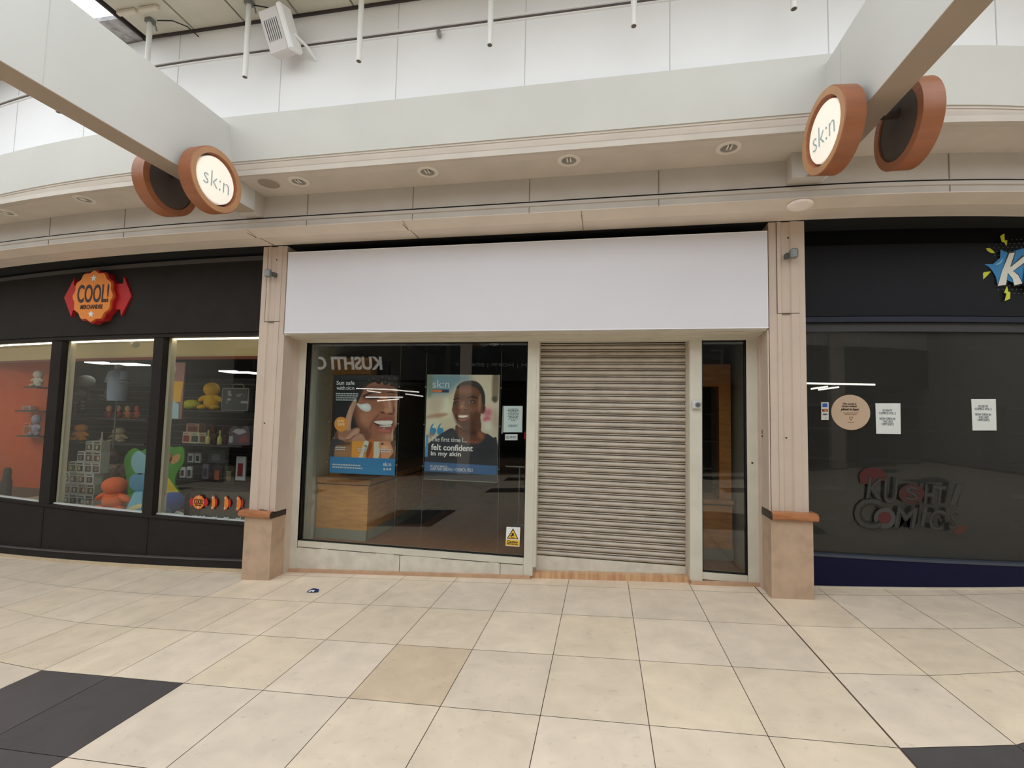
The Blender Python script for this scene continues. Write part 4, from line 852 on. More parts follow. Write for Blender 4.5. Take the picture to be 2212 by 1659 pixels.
def plush(u0, v0, u1, v1, y, col, label, base=None, col2=None, group='soft toys in the window', seat=True):
    """a plain soft toy: one rounded body with head, arms and feet, nobody in particular"""
    x0, x1, z0, z1 = span(u0,v0,u1,v1,y); z0 = z0 if base is None else base; w_ = x1-x0; h_ = z1-z0; cx = (x0+x1)/2; m = mat('plush %d %d %d' % col, col, .9, noise=.08, scale=40, bump=.2)
    m2 = mat('plush %d %d %d' % (col2 or col), (col2 or col), .9, noise=.08, scale=40, bump=.2)
    t = thing('plush_toy', label, 'toy', (cx,y,z0), group)
    mb = MB(); mb.ball((cx,y,z0+h_*.32),(w_*.27,w_*.22,h_*.30)); build(mb,'body',m,t,smooth=True)
    mb = MB(); mb.ball((cx,y-.01,z0+h_*.75),(w_*.27,w_*.24,h_*.25)); build(mb,'head',m2,t,smooth=True)
    for s in (-1,1):
        mb = MB(); mb.ball((cx+s*w_*.32,y-.02,z0+h_*.42),(w_*.19,w_*.09,h_*.085),rot=(s*.5,'Y')); build(mb,'arm',m,t,smooth=True)
        mb = MB(); mb.ball((cx+s*w_*.26,y-w_*.12,z0+h_*.10),(w_*.13,w_*.17,h_*.10)); build(mb,'leg',m,t,smooth=True)
    return t
# window next to the pillar
plush(431,826,484,886,6.15,(236,186,40),'big shiny yellow toy on the upper shelf near the pillar',zA)
x0,x1,z0,z1 = span(401,862,440,885,6.15); t = thing('plush_cushion','lime yellow soft cushion lying beside the big yellow toy','cushion',((x0+x1)/2,6.15,zA)); mb = MB(); mb.ball(((x0+x1)/2-.03,6.12,zA+.075),((x1-x0)/2-.03,.1,.075)); build(mb,'cover',mat('lime plush',(198,196,60),.9,noise=.08,scale=40),t,smooth=True)
# grey carry case
x0,x1,z0,z1 = span(480,838,538,884,6.10); t = thing('carry_case','clear grey carry case of parts with a handle on the upper shelf','case',((x0+x1)/2,6.12,zA)); z0 = zA
mb = MB(); mb.bbox(x0,x1,6.10,6.2,z0,z1,.012); build(mb,'case_body',flat((96,98,102),.3),t)
mb = MB()
for a,b,c_,d_ in ((x0,x1,z0,z0+.012),(x0,x1,z1-.012,z1),(x0,x0+.012,z0,z1),(x1-.012,x1,z0,z1)): mb.box(a,b,6.09,6.10,c_,d_)
build(mb,'rim',flat((170,168,172)),t); xc = (x0+x1)/2
mb = MB(); mb.tube([(xc-.09,6.14,z1),(xc-.09,6.14,z1+.04),(xc-.06,6.14,z1+.055),(xc+.06,6.14,z1+.055),(xc+.09,6.14,z1+.04),(xc+.09,6.14,z1)],.009); build(mb,'handle',flat((170,168,172)),t,smooth=True)
rr = random.Random(5)
for k in range(7):
    a = x0+.05+rr.random()*(x1-x0-.14); c_ = z0+.05+rr.random()*(z1-z0-.13); mb = MB(); mb.bbox(a,a+.05+rr.random()*.07,6.094,6.10,c_,c_+.02+rr.random()*.03,.002); build(mb,'loose_part',flat(rr.choice(((150,150,156),(180,178,180),(60,60,66),(120,126,136)))),t)
carton(402,915,430,933,6.12,(176,140,128),(120,60,60),'small reddish picture box on top of two others',base=zB+.155)
carton(394,933,411,957,6.12,(214,190,162),(150,60,44),'cream and red picture box, first on the lower shelf',base=zB)
carton(411.5,934,430,957,6.12,(210,206,178),(70,84,70),'cream and green picture box on the lower shelf',base=zB)
carton(430.5,935,445,957,6.12,(190,180,150),(120,70,50),'narrow beige picture box beside the cream green one',base=zB)
def bottle(u, y, col, label):
    p = P(u,958,y=y); t = thing('toy_bottle',label,'bottle',(p.x,y,zB),'slim bottles between boxes')
    mb = MB(); mb.lathe([(.001,0),(.03,.002),(.032,.06),(.028,.10),(.012,.12),(.010,.17),(.001,.172)],(p.x,y,zB),'z',20); build(mb,'bottle_body',flat(col,.3),t,smooth=True)
    mb = MB(); mb.cyl((p.x,y,zB+.165),(p.x,y,zB+.20),.012,12); build(mb,'cap',flat((226,210,150)),t)
bottle(449,6.08,(206,206,120),'slim yellow bottle left of the brown soft toy'); bottle(474,6.08,(200,200,110),'slim yellow bottle right of the brown soft toy')
plush(452,918,472,958,6.16,(92,46,36),'dark brown soft toy between the two slim yellow bottles',zB); plush(478,918,492,958,6.16,(88,40,34),'dark red-brown soft toy beside the grey playset',zB)
x0,x1,z0,z1 = span(493,921,540,958,6.12); t = thing('playset','grey playset box with a jagged pale top on the lower shelf by the pillar','toy',((x0+x1)/2,6.15,zB))
mb = MB(); mb.prism([(x0,zB),(x1,zB),(x1,zB+.13),(x1-.03,z1),(x0+.27,z1+.01),(x0+.2,z1-.03),(x0+.1,z1+.005),(x0+.02,z1-.03)],6.12,.1); build(mb,'carton',flat((104,88,98)),t)
mb = MB(); mb.prism([(x0+.12,z1-.04),(x0+.25,z1-.04),(x0+.3,z1-.08),(x0+.18,z1-.12),(x0+.07,z1-.08)],6.117,.004); mb.prism([(x0+.02,zB+.03),(x0+.08,zB+.03),(x0+.08,zB+.12),(x0+.02,zB+.12)],6.117,.004); build(mb,'picture',flat((190,190,194)),t)
mb = MB(); mb.prism([(x1-.18,zB+.02),(x1-.02,zB+.05),(x1-.05,zB+.14),(x1-.14,zB+.12)],6.117,.004); build(mb,'picture',flat((150,84,84)),t)
def hangcard(u0,v0,u1,v1,y,col,col2,label):
    x0,x1,z0,z1 = span(u0,v0,u1,v1,y); t = thing('hanging_pack',label,'pack',((x0+x1)/2,y,z0),'packs hung on slatwall hooks')
    mb = MB(); mb.bbox(x0,x1,y,y+.03,z0,z1,.004); build(mb,'card',flat(col),t)
    w_, h_ = x1-x0, z1-z0; mb = MB(); mb.bbox(x0+w_*.25,x1-w_*.25,y-.012,y,z0+h_*.18,z0+h_*.72,.003); build(mb,'blister',flat(col2),t)
    mb = MB(); mb.tube([((x0+x1)/2,6.443,z1+.03),((x0+x1)/2,y-.03,z1+.02),((x0+x1)/2,y-.035,z1+.035)],.003,6); build(mb,'hook',SLG,t)
hangcard(405,979,418,999,6.25,(214,214,216),(60,64,84),'white pack hanging in the upper row, first from the green board'); hangcard(421,979,433,1000,6.25,(206,206,210),(44,44,50),'white pack hanging in the upper row, second from the green board')
hangcard(388,1009,400,1032,6.25,(214,214,216),(84,52,60),'white pack in the lower row touching the green board'); hangcard(403,1008,414,1033,6.25,(208,208,212),(50,50,56),'white pack in the lower row, second from the green board')
hangcard(437,1003,450,1035,6.25,(120,112,122),(64,58,72),'grey purple pack below the dark grey card'); hangcard(450,972,486,1000,6.25,(74,78,80),(120,124,124),'wide dark grey card with a pale ring at its foot')
hangcard(459,1005,480,1044,6.25,(44,36,44),(190,90,54),'black pack with an orange patch hanging low'); hangcard(484,1006,506,1046,6.25,(76,68,58),(150,138,110),'brown pack with a cream picture hanging low'); hangcard(509,986,530,1038,6.25,(206,204,206),(150,40,44),'long white and red pack nearest the pillar')
# tall picture panel, plain colour blocks
x0,x1,z0,z1 = span(351,783,396,905,5.35); t = thing('picture_panel','tall narrow picture panel in muted red, yellow and pale blue','panel',((x0+x1)/2,5.36,z0))
mb = MB(); mb.box(x0,x1,5.35,5.37,z0,z1); build(mb,'board',flat((150,106,104)),t); hh = z1-z0
mb = MB(); mb.prism([(x0+.004,z0+hh*.30),(x1-.03,z0+hh*.30),(x1-.008,z0+hh*.66),(x0+.08,z0+hh*.68),(x0+.03,z0+hh*.5)],5.347,.004); build(mb,'yellow_block',flat((214,162,60)),t)
mb = MB(); mb.prism([(x0+.004,z0+.004),(x1-.04,z0+.004),(x1-.05,z0+hh*.26),(x0+.1,z0+hh*.38),(x0+.004,z0+hh*.34)],5.344,.004); build(mb,'blue_block',flat((160,188,200)),t)
mb = MB(); mb.prism(smooth_loop([(x0+.15,z0+hh*.78),(x0+.2,z0+hh*.9),(x0+.13,z0+hh*.95),(x0+.08,z0+hh*.85)]),5.344,.004); build(mb,'pale_shape',flat((196,166,150)),t)
x0,x1,z0,z1 = span(359,905,366,920,5.35); t = thing('price_ticket','small red and white ticket hanging below the tall picture panel','ticket',(x0,5.35,z0)); mb = MB(); mb.box(x0,x1,5.35,5.355,z0,z1); build(mb,'card',flat((206,196,190)),t); mb = MB(); mb.box(x0,x1,5.348,5.352,z1-.025,z1); build(mb,'red_header',flat((200,40,34)),t)
# green cut-out board: plain foliage shape
t = thing('cutout_board','tall wavy-edged green cut-out board behind the mullion of the toy shop','board',(-4.9,5.55,-1.24)); mb = MB()
pts = [(272,1105),(276,1060),(268,1000),(276,978),(290,968),(303,974),(318,968),(338,962),(352,957),(372,966),(392,965),(398,978),(396,1000),(382,1022),(378,1045),(388,1068),(386,1112),(300,1112)]
pic(mb,pts,5.55,.02,True); build(mb,'board',mat('leaf green print',(74,142,44),.6,noise=.18,scale=6),t)
layer(t,'pale_blotch',(140,186,200),[(286,985),(300,974),(318,990),(314,1020),(296,1024),(284,1006)],1,lambda a,b:(a,b),y0=5.55); layer(t,'brown_blotch',(150,98,58),[(345,978),(362,972),(372,985),(366,1000),(348,1002)],1,lambda a,b:(a,b),y0=5.55)
layer(t,'tan_blotch',(196,140,90),[(368,990),(388,980),(386,995),(372,1002)],1,lambda a,b:(a,b),y0=5.55); layer(t,'cream_blotch',(226,206,176),[(340,992),(362,1000),(356,1010),(342,1006)],2,lambda a,b:(a,b),y0=5.55); layer(t,'yellow_blotch',(230,200,70),[(345,1045),(360,1030),(376,1050),(384,1064),(360,1070),(344,1062)],1,lambda a,b:(a,b),y0=5.55); layer(t,'blue_blotch',(96,160,196),[(282,1030),(300,1022),(316,1030),(314,1056),(296,1062),(280,1050)],1,lambda a,b:(a,b),y0=5.55)
def cushion(u0,v0,u1,v1,y,cols,label,base=FT):
    x0,x1,z0,z1 = span(u0,v0,u1,v1,y); z0 = base; t = thing('round_cushion',label,'cushion',((x0+x1)/2,y,z0)); w_,h_ = x1-x0,z1-z0
    mb = MB(); mb.ball(((x0+x1)/2,y,z0+h_*.5),(w_*.5,.16,h_*.5)); build(mb,'cover',mat('plush %d %d %d'%cols[0],cols[0],.9,noise=.08,scale=40,bump=.2),t,smooth=True)
    mb = MB(); mb.ball(((x0+x1)/2-.02,y-.05,z0+h_*.3),(w_*.42,.15,h_*.3)); build(mb,'lower_cover',mat('plush %d %d %d'%cols[1],cols[1],.9,noise=.08,scale=40,bump=.2),t,smooth=True)
cushion(350,1063,391,1116,5.20,((44,92,178),(104,164,206)),'big round blue cushion with a lighter blue front on the window floor')
cushion(331,1066,352,1108,5.30,((196,212,222),(130,172,204)),'pale blue and white cushion squeezed beside the blue one')
x0,x1,z0,z1 = span(372,1108,400,1122,5.05); t = thing('white_card','folded white card at the foot of the blue cushion','card',(x0,5.05,-1.25)); mb = MB(); mb.prism([(x0,FT),(x1,FT),(x1-.01,z1-.01),(x0+.05,z1+.02),(x0+.01,z1-.03)],5.05,.02); build(mb,'card',flat((214,214,216)),t)
for u,v,c_,l in ((383,1107,(150,156,170),'small grey figure box at the edge of the dark lower panel'),): carton(u+5,1088,u+17,1118,5.45,c_,(70,76,90),l,.06,base=FT)
x0,x1,z0,z1 = span(393,1055,404,1066,5.2); mb = MB(); mb.prism([(x0,z0),(x0+.06,z0+.01),(x1,z1),(x0+.05,z1-.01)],4.90,.004); tag(build(mb,'bird_decal',flat((214,110,50))),'small orange bird-shaped decal low in the toy shop window','decal')
# dark vinyl panel low in the last window with the shop badges
mb = MB(); a = P(396,1125,y=4.825).x; mb.box(a,-3.67,4.826,4.832,-1.225,-.985); mb.prism([(a,-.985),(-3.67,-.985),(-3.67,-.90),(-4.1,-.93),(a+.1,-.945)],4.826,.006)
tag(build(mb,'vinyl_panel',mat('dark brown window vinyl',(52,48,44),.6,noise=.05)),'dark brown vinyl covering the foot of the window beside the pillar','vinyl')
def star(c, r, y, d, mb): mb.prism([(c[0]+(r if i%2==0 else r*.42)*math.sin(PI*i/5), c[1]+(r if i%2==0 else r*.42)*math.cos(PI*i/5)) for i in range(10)], y, d)
ORG = flat((222,132,48)); RED = flat((178,26,26)); BRN = flat((58,30,22)); STW = flat((216,224,224))
def badge(c, y, s, sx, label, name, dth, letters=True, half=0):
    t = thing(name, label, 'sign', (c[0], y, c[1]), 'shop badges')
    def lobes(r): return [(c[0]+sx*s*(r+.040*math.cos(12*a))*math.sin(a), c[1]+s*(r+.040*math.cos(12*a))*1.04*math.cos(a)) for a in [2*PI*i/120 for i in range(120)] if not (half and math.sin(a) < -0.2)]
    mb = MB(); mb.prism(lobes(.98), y, dth); build(mb,'red_edge',RED,t)
    mb = MB(); mb.prism(lobes(.92), y-dth*.3, dth*.3); build(mb,'orange_face',ORG,t)
    for sd in ((-1,1) if not half else (1,)):
        w_ = sx*s; pts = [(c[0]+sd*w_*.80,c[1]+s*.50),(c[0]+sd*w_*1.18,c[1]+s*.50),(c[0]+sd*w_*1.20,c[1]+s*.78),(c[0]+sd*w_*1.62,c[1]+s*.02),(c[0]+sd*w_*1.20,c[1]-s*.76),(c[0]+sd*w_*1.14,c[1]-s*.50),(c[0]+sd*w_*.80,c[1]-s*.50)]
        mb = MB(); mb.prism(pts, y+dth*.4, dth*.5); build(mb,'red_arrow',RED,t)
    for sg in (-1,1): mb = MB(); star((c[0],c[1]+sg*s*.70),s*.15,y-dth*.3-.003,.003,mb); build(mb,'star',STW,t)
    if letters:
        lettering('lettering','COOL!',(c[0]+.02*s,y-dth*.3,c[1]+s*.10),s*1.50*sx,s*.72,BRN,t,d=.003,bold=.02)
        lettering('lettering','MERCHANDISE',(c[0],y-dth*.3,c[1]-s*.42),s*1.05*sx,s*.17,BRN,t,d=.003,bold=.02)
yb = 4.70+off(-6.2,26); p = P(206,641,y=yb-.10)
badge((p.x,p.z),yb-.11,.312,.98,'large orange scalloped badge sign with red arrows on the charcoal fascia','badge_sign',.08)
for u,v,sx,h_,l in ((428,1085,1.0,0,'first and widest of the small orange badges low in the window'),(458,1086,.5,1,'second small orange badge, a narrow half shape'),(485,1087,.62,1,'third small orange badge from the cushion side'),(512,1088,.62,1,'fourth small orange badge, nearest the pillar')):
    p = P(u,v,y=4.79); badge((p.x,p.z),4.795,.078,sx,l,'badge_decal',.003,letters=(h_==0),half=h_)
for u0,u1,v,l in ((414,444,1116,'long white web address decal below the widest small badge'),(458,468,1118,'short white web address decal below the second small badge'),(482,494,1119,'short white web address decal below the third small badge'),(508,520,1120,'short white web address decal nearest the pillar')):
    a = P(u0,v,y=4.79); b = P(u1,v,y=4.79); t = thing('web_address_decal',l,'decal',(a.x,4.795,a.z)); mb = MB(); text_mb(mb,'coolmerchandise' if u1-u0>20 else 'cool',((a.x+b.x)/2,4.796,(a.z+b.z)/2),b.x-a.x,.035,d=.002,bold=.02,shear=.3); build(mb,'lettering',STW,t)
# middle toy window: torso with T-shirt, cap, framed picture, boxes, soft toys
def lathe_torso(cx, y, z0, prof, m, t, name):
    mb = MB(); R = []
    for rx, ry, z in prof: R.append([(cx+rx*math.cos(2*PI*j/28), y+ry*math.sin(2*PI*j/28), z0+z) for j in range(28)])
    mb.rings(R, True, True); return build(mb, name, m, t, smooth=True)
yt = 6.2; x0,x1,z0,z1 = span(236,789,274,866,yt); cx = (x0+x1)/2; w_ = (x1-x0)/2; h_ = z1-z0
t = thing('torso_form','pale blue T-shirt on a torso form in the middle toy shop window','mannequin',(cx,yt,z0)); TS = mat('pale blue jersey',(156,172,196),.85,noise=.06,scale=8)
lathe_torso(cx,yt,z0,[(w_*.74,.12,0),(w_*.76,.13,h_*.3),(w_*.80,.13,h_*.55),(w_*.84,.12,h_*.72),(w_*.6,.10,h_*.84),(w_*.36,.07,h_*.88)],TS,t,'shirt')
lathe_torso(cx,yt,z0,[(w_*.32,.06,h_*.86),(w_*.30,.06,h_*.97),(w_*.36,.07,h_*1.0),(w_*.05,.02,h_*1.02)],mat('pale neck form',(176,180,186),.6,noise=.02),t,'neck')
for s in (-1,1):
    mb = MB(); mb.cyl((cx+s*w_*.62,yt,z0+h_*.80),(cx+s*w_*.84,yt-.02,z0+h_*.50),.060,16,.066); sl = build(mb,'sleeve',TS,t,smooth=True)
    mb = MB(); mb.cyl((cx+s*w_*.80,yt-.017,z0+h_*.56),(cx+s*w_*.82,yt-.019,z0+h_*.535),.0675,16); build(mb,'sleeve_stripe',flat((30,34,46)),sl)
mb = MB(); mb.cyl((cx,yt,FT),(cx,yt,z0+.02),.012); build(mb,'stand',SLG,t)
def cap(u, v, y, col, label, s=1.0):
    p = P(u,v,y=y); t = thing('baseball_cap',label,'cap',(p.x,y,p.z),'caps on the slatwall'); m = mat('cap %d %d %d'%col,col,.8,noise=.06)
    mb = MB(); mb.ball((p.x,y,p.z),(.11*s,.11*s,.085*s)); build(mb,'crown',m,t,smooth=True)
    mb = MB(); mb.cyl((p.x,y+.03,p.z+.02),(p.x,7.196,p.z+.02),.006,8); build(mb,'hook',SLG,t)
    mb = MB(); mb.rings([[(p.x-.05*s-.12*s*math.cos(a)*k,y-.05*s*math.sin(a)*1.6*k-.02,p.z-.03*s-.045*s*k) for a in [PI*i/12-PI/2 for i in range(13)]] for k in (.5,1.0)]+[[(p.x-.05*s-.12*s*math.cos(a)*k,y-.05*s*math.sin(a)*1.6*k-.02,p.z-.036*s-.045*s*k) for a in [PI*i/12-PI/2 for i in range(13)]] for k in (1.0,.5)],False,False); build(mb,'brim',m,t,smooth=True)
cap(186,823,7.0,(172,172,164),'pale grey cap hanging left of the pale blue T-shirt',1.2); cap(168,851,6.9,(96,96,98),'striped dark cap hanging below the pale grey one',1.0)
x0,x1,z0,z1 = span(193,841,229,864,7.15); t = thing('framed_picture','small dark picture in a pale frame left of the T-shirt','picture',((x0+x1)/2,7.15,z0))
mb = MB(); mb.box(x0,x1,7.15,7.17,z0,z1); build(mb,'print',flat((34,32,32)),t); mb = MB()
for a,b,c_,d_ in ((x0,x1,z0,z0+.015),(x0,x1,z1-.015,z1),(x0,x0+.015,z0,z1),(x1-.015,x1,z0,z1)): mb.box(a,b,7.13,7.15,c_,d_)
build(mb,'frame',flat((150,148,140)),t); mb = MB(); mb.prism([(x0+.14,z0+.09),(x1-.02,z0+.06),(x1-.02,z0+.10)],7.146,.003); build(mb,'light_ray',flat((206,190,120)),t)
def sock(u,v,y,label):
    p = P(u,v,y=y); t = thing('striped_sock',label,'sock',(p.x,y,p.z-.1),'striped socks on hooks')
    mb = MB(); mb.cyl((p.x,y-.01,p.z-.006),(p.x,7.196,p.z-.006),.004,8); build(mb,'hook',SLG,t)
    for k in range(6):
        mb = MB(); mb.cyl((p.x,y,p.z-.032*k),(p.x+(.01 if k>3 else 0),y-.012*max(0,k-3),p.z-.032*(k+1)),.032-.001*k,14); build(mb,'band',flat((176,174,166) if k%2==0 else (50,50,56)),t,smooth=True)
sock(165,868,7.1,'striped sock hanging at the left below the dark cap'); sock(180,866,7.1,'striped sock hanging right beside the other sock')
for u0,u1,c_,c2,l in ((228,246,(150,44,40),(216,160,128),'small soft toy in dark red at the left end of the group of four'),(248,265,(150,40,40),(222,166,140),'small soft toy in dark red, second of the group of four'),(268,286,(200,116,66),(222,176,126),'small soft toy with orange body, third of the group of four'),(289,306,(196,84,40),(204,80,36),'small all-orange soft toy at the right end of the group of four')):
    plush(u0,876,u1,902,6.75,c_,l,zC,c2)
plush(157,916,196,948,6.75,(222,146,56),'orange soft toy sitting on the second shelf of the middle window',zD); plush(118,903,155,950,6.75,(66,104,156),'blue soft toy at the left end of the second shelf',zD); plush(238,924,280,953,6.75,(166,150,126),'beige soft toy on the second shelf right of the thin white bottle',zD)
p = P(220,952,y=6.75); t = thing('toy_bottle','thin white bottle on the second shelf between soft toys','bottle',(p.x,6.75,zD)); mb = MB(); mb.lathe([(.001,0),(.035,.002),(.034,.02),(.014,.06),(.012,.16),(.001,.162)],(p.x,6.75,zD),'z',18); build(mb,'bottle_body',flat((196,192,176)),t,smooth=True)
# stack of boxed figures
def figbox(x, z, y, rr, label, w_=.135, h_=.155):
    t = thing('figure_box', label, 'box', (x, y+.06, z), 'boxed figures stacked like a pyramid')
    c_ = rr.choice(((176,174,166),(160,158,152),(150,146,136),(186,184,178)))
    mb = MB(); mb.bbox(x-w_/2+.002,x+w_/2-.002,y,y+.12,z,z+h_,.003); build(mb,'carton',flat(c_),t)
    mb = MB(); mb.box(x-w_*.36,x+w_*.36,y-.0015,y+.001,z+h_*.14,z+h_*.68); f = build(mb,'picture',flat(rr.choice(((52,46,44),(70,60,54),(44,50,44),(84,60,56),(60,60,72)))),t)
    mb = MB(); mb.ball((x+rr.uniform(-.02,.02),y-.001,z+h_*.42),(.022,.004,.03),10,6); build(mb,'figure',flat(rr.choice(((170,150,120),(120,110,110),(150,140,60),(180,170,170)))),f,smooth=True)
    mb = MB(); mb.box(x-w_*.4,x+w_*.3,y-.0015,y+.001,z+h_*.78,z+h_*.92); build(mb,'title_bar',flat(rr.choice(((60,54,52),(120,96,84),(90,90,96)))),t)
rr = random.Random(11)
xl = P(112,1100,y=5.3).x
names = ('bottom','second','third','fourth','fifth','topmost')
for row, (nb, sh) in enumerate(((5,0),(5,.01),(4,.11),(4,.20),(3,.33),(2,.45))):
    for i in range(nb):
        figbox(xl+.075+sh+.128*i, FT+.1415*row, 5.3, rr, 'pale boxed figure, %s row of the pyramid stack, %s box' % (names[row], ('left end','second','third','fourth','fifth')[i]), .126, .140)
t = thing('figure_box','dark red and white tall figure box leaning behind the orange soft toy','box',(0,0,0)); WL[t.name] = Vector((P(214,1030,y=5.6).x,5.6,-1.25+H)); t.location = WL[t.name]
x0,x1,z0,z1 = span(203,1012,224,1052,5.62); WL[t.name] = WL[t.name]; mb = MB(); mb.bbox(x0,x1,5.62,5.75,z0,z1,.004); build(mb,'carton',flat((170,160,154)),t); mb = MB(); mb.box(x0+.03,x1-.02,5.617,5.62,z0+.03,z1-.06); build(mb,'picture',flat((110,44,50)),t)
mb = MB(); mb.box(x0+.0,x1,5.60,5.76,FT,z0); build(mb,'plinth_block',flat((70,60,54)),t)
x0,x1,z0,z1 = span(222,1004,244,1060,5.75); t = thing('gift_bag','beige speckled bag standing behind the red figure box','bag',((x0+x1)/2,5.8,-1.25)); mb = MB(); mb.rings([[(x0,5.78,FT),(x1,5.78,FT),(x1,5.90,FT),(x0,5.90,FT)],[(x0-.01,5.775,z1),(x1+.01,5.775,z1),(x1+.01,5.91,z1),(x0-.01,5.91,z1)]],True,True); build(mb,'bag_body',mat('speckled beige paper',(150,124,104),.8,noise=.4,scale=30),t)
p = P(233,986,y=5.8); t = thing('round_helmet','dark maroon round helmet on top of the beige bag','helmet',(p.x,5.8,z1)); mb = MB(); mb.ball((p.x,5.81,z1+.115),(.15,.10,.12)); build(mb,'shell',mat('maroon shell',(64,18,26),.3,noise=.05),t,smooth=True); mb = MB(); mb.prism([(p.x-.06,z1+.13),(p.x-.02,z1+.13),(p.x-.02,z1+.145),(p.x-.06,z1+.145)],5.705,.02); build(mb,'eye_slot',STW,t)
plush(210,1030,287,1109,5.12,(214,96,44),'largest orange soft toy sitting on the floor of the middle window',FT)
t = thing('blue_card','pale blue sloping card standing at the right end of the middle window','card',(-5.4,5.2,-1.25)); mb = MB(); pic(mb,[(266,1112),(290,1062),(308,1062),(304,1114)],4.96,.010); build(mb,'board',flat((104,170,196)),t); layer(t,'cream_wave',(214,196,140),[(272,1100),(284,1094),(304,1088),(304,1096),(286,1102),(274,1104)],1,lambda a,b:(a,b),y0=4.96)
x0,x1,z0,z1 = span(180,1058,216,1066,5.4); t = thing('flat_box','flat white box lying across two boxed figures','box',((x0+x1)/2,5.46,z0)); mb = MB(); mb.bbox(x0,x1,5.44,5.6,z0,z1,.004); build(mb,'carton',flat((176,170,168)),t); mb = MB(); mb.box(x0+.05,x1-.05,5.48,5.58,FT,z0); build(mb,'support_block',flat((60,54,50)),t)
# far left window
for u0,v0,u1,v1,c_,l in ((48,877,66,886,(196,170,160),'pale narrow box on the orange wall shelf'),(51,913,66,940,(206,120,84),'orange pack below the pale narrow box'),):
    carton(u0,v0,u1,v1,6.1,c_,tuple(int(k*.7) for k in c_),l,.08,group='packs in the far left window')
x0,x1,z0,z1 = span(40,887,92,890,6.05); shelf(x0,x1,6.0,6.2,z1,'short shelf on the orange wall under the pale narrow box'); x0,x1,z0,z1 = span(44,941,94,944,6.05); shelf(x0,x1,6.0,6.2,z1,'lower short shelf on the orange wall')
plush(66,895,92,941,6.05,(150,140,160),'grey lilac soft toy on the lower shelf of the orange wall',z1,None); plush(70,800,98,836,5.95,(206,200,190),'white soft toy high at the edge of the orange wall'); 
x0,x1,z0,z1 = span(66,836,95,839,5.95); shelf(x0,x1,5.85,6.2,z1,'top short shelf on the orange wall')
p = P(14,1042,y=5.3); t = thing('black_post','short black rounded post on the floor of the far left window','post',(p.x,5.3,-1.25)); mb = MB(); mb.lathe([(.06,0),(.06,.25),(.045,.30),(.045,.40),(.03,.44),(.001,.45)],(p.x,5.3,FT),'z',20); build(mb,'post_body',BLACK,t,smooth=True)
x0,x1,z0,z1 = span(48,1076,84,1084,5.2); t = thing('flat_box','flat pale box on the floor of the far left window','box',((x0+x1)/2,5.25,-1.25)); mb = MB(); mb.bbox(x0,x1,5.2,5.4,FT,-1.24,.006); build(mb,'carton',flat((170,150,130)),t); mb = MB(); mb.box(x0+.05,x1-.05,5.198,5.2,-1.295,-1.26); build(mb,'title_bar',flat((96,76,66)),t)
# ceiling lights of the toy shop and a small spot
for i,(u0,v0,u1,v1,l) in enumerate(((182,779,224,786,'left bright ceiling panel inside the toy shop'),(240,782,291,789,'right bright ceiling panel above the T-shirt'),(472,800,506,806,'bright ceiling panel above the big yellow toy'),(518,803,536,808,'small bright ceiling panel above the carry case'))):
    a = P(u0,v0,z=1.29 if False else .95); y = 7.0 if i < 2 else 6.3; x0,x1,z0,z1 = span(u0,v0,u1,v1,y); t = thing('ceiling_light',l,'light',((x0+x1)/2,y,z0),'ceiling lights inside the toy shop')
    mb = MB(); mb.box(x0,x1,y,y+.3,z0+.02,z0+.04); build(mb,'diffuser',glow((250,250,240),2.2),t); mb = MB(); mb.box(x0-.02,x1+.02,y-.01,y+.32,z0+.04,z0+.06); build(mb,'tray',CHARG,t); mb = MB(); mb.cyl(((x0+x1)/2,y+.2,z0+.05),((x0+x1)/2,y+.2,1.30),.006); build(mb,'suspension_rod',SLG,t)
p = P(270,737,y=4.95); t = thing('small_spotlight','small cream spotlight under the strip light of the middle window','spotlight',(p.x,5.1,p.z)); mb = MB(); mb.cyl((p.x-.03,5.08,p.z+.02),(p.x+.05,5.05,p.z-.03),.035,18,.042); build(mb,'head',flat((170,160,140)),t,smooth=True); mb = MB(); mb.cyl((p.x,5.09,p.z+.02),(p.x,5.09,.868),.008); build(mb,'stem',flat((120,112,98)),t)
# ---------------------------------------------------------------- dark comic shop on the right
RXS = [x for x in XS_ALL if XR <= x < 7.5]; RXS = [1.70]+[x for x in RXS if x > 1.72]
def swR(prof, mb=None, xs=None): return sweep(mb or MB(), prof, xs or RXS, 26, 14)
NAVY = mat('dark navy plinth', (20,21,52), 0.5, noise=0.05, spec=0.15); BLK = mat('matt black fascia', (13,13,16), 0.6, noise=0.05, spec=0.1); BLK2 = mat('dark grey sign face', (28,29,34), 0.5, noise=0.04, spec=0.15)
struct('wall_fascia_right', swR([(4.78,.90),(4.78,1.75),(4.95,1.75),(4.95,.90)]), BLK)
struct('trim_24', swR([(4.77,.955),(4.77,1.605),(4.78,1.605),(4.78,.955)], xs=[1.76]+RXS[2:]), BLK2)
struct('trim_25', swR([(4.762,.90),(4.762,.948),(4.79,.948),(4.79,.90)]), mat('navy sign edge', (14,17,44), 0.6, noise=0.03))
struct('trim_26', swR([(4.80,.82),(4.80,.90),(4.92,.90),(4.92,.82)]), mat('dark grey window head', (50,50,50), 0.4, noise=0.04))
struct('baseboard_right', swR([(4.79,-1.56),(4.79,-1.165),(4.93,-1.165),(4.93,-1.56)]), NAVY)
struct('trim_27', swR([(4.782,-1.180),(4.782,-1.158),(4.93,-1.158),(4.93,-1.180)]), mat('slate sill strip', (62,70,84), 0.4, noise=0.03))
mb = MB()
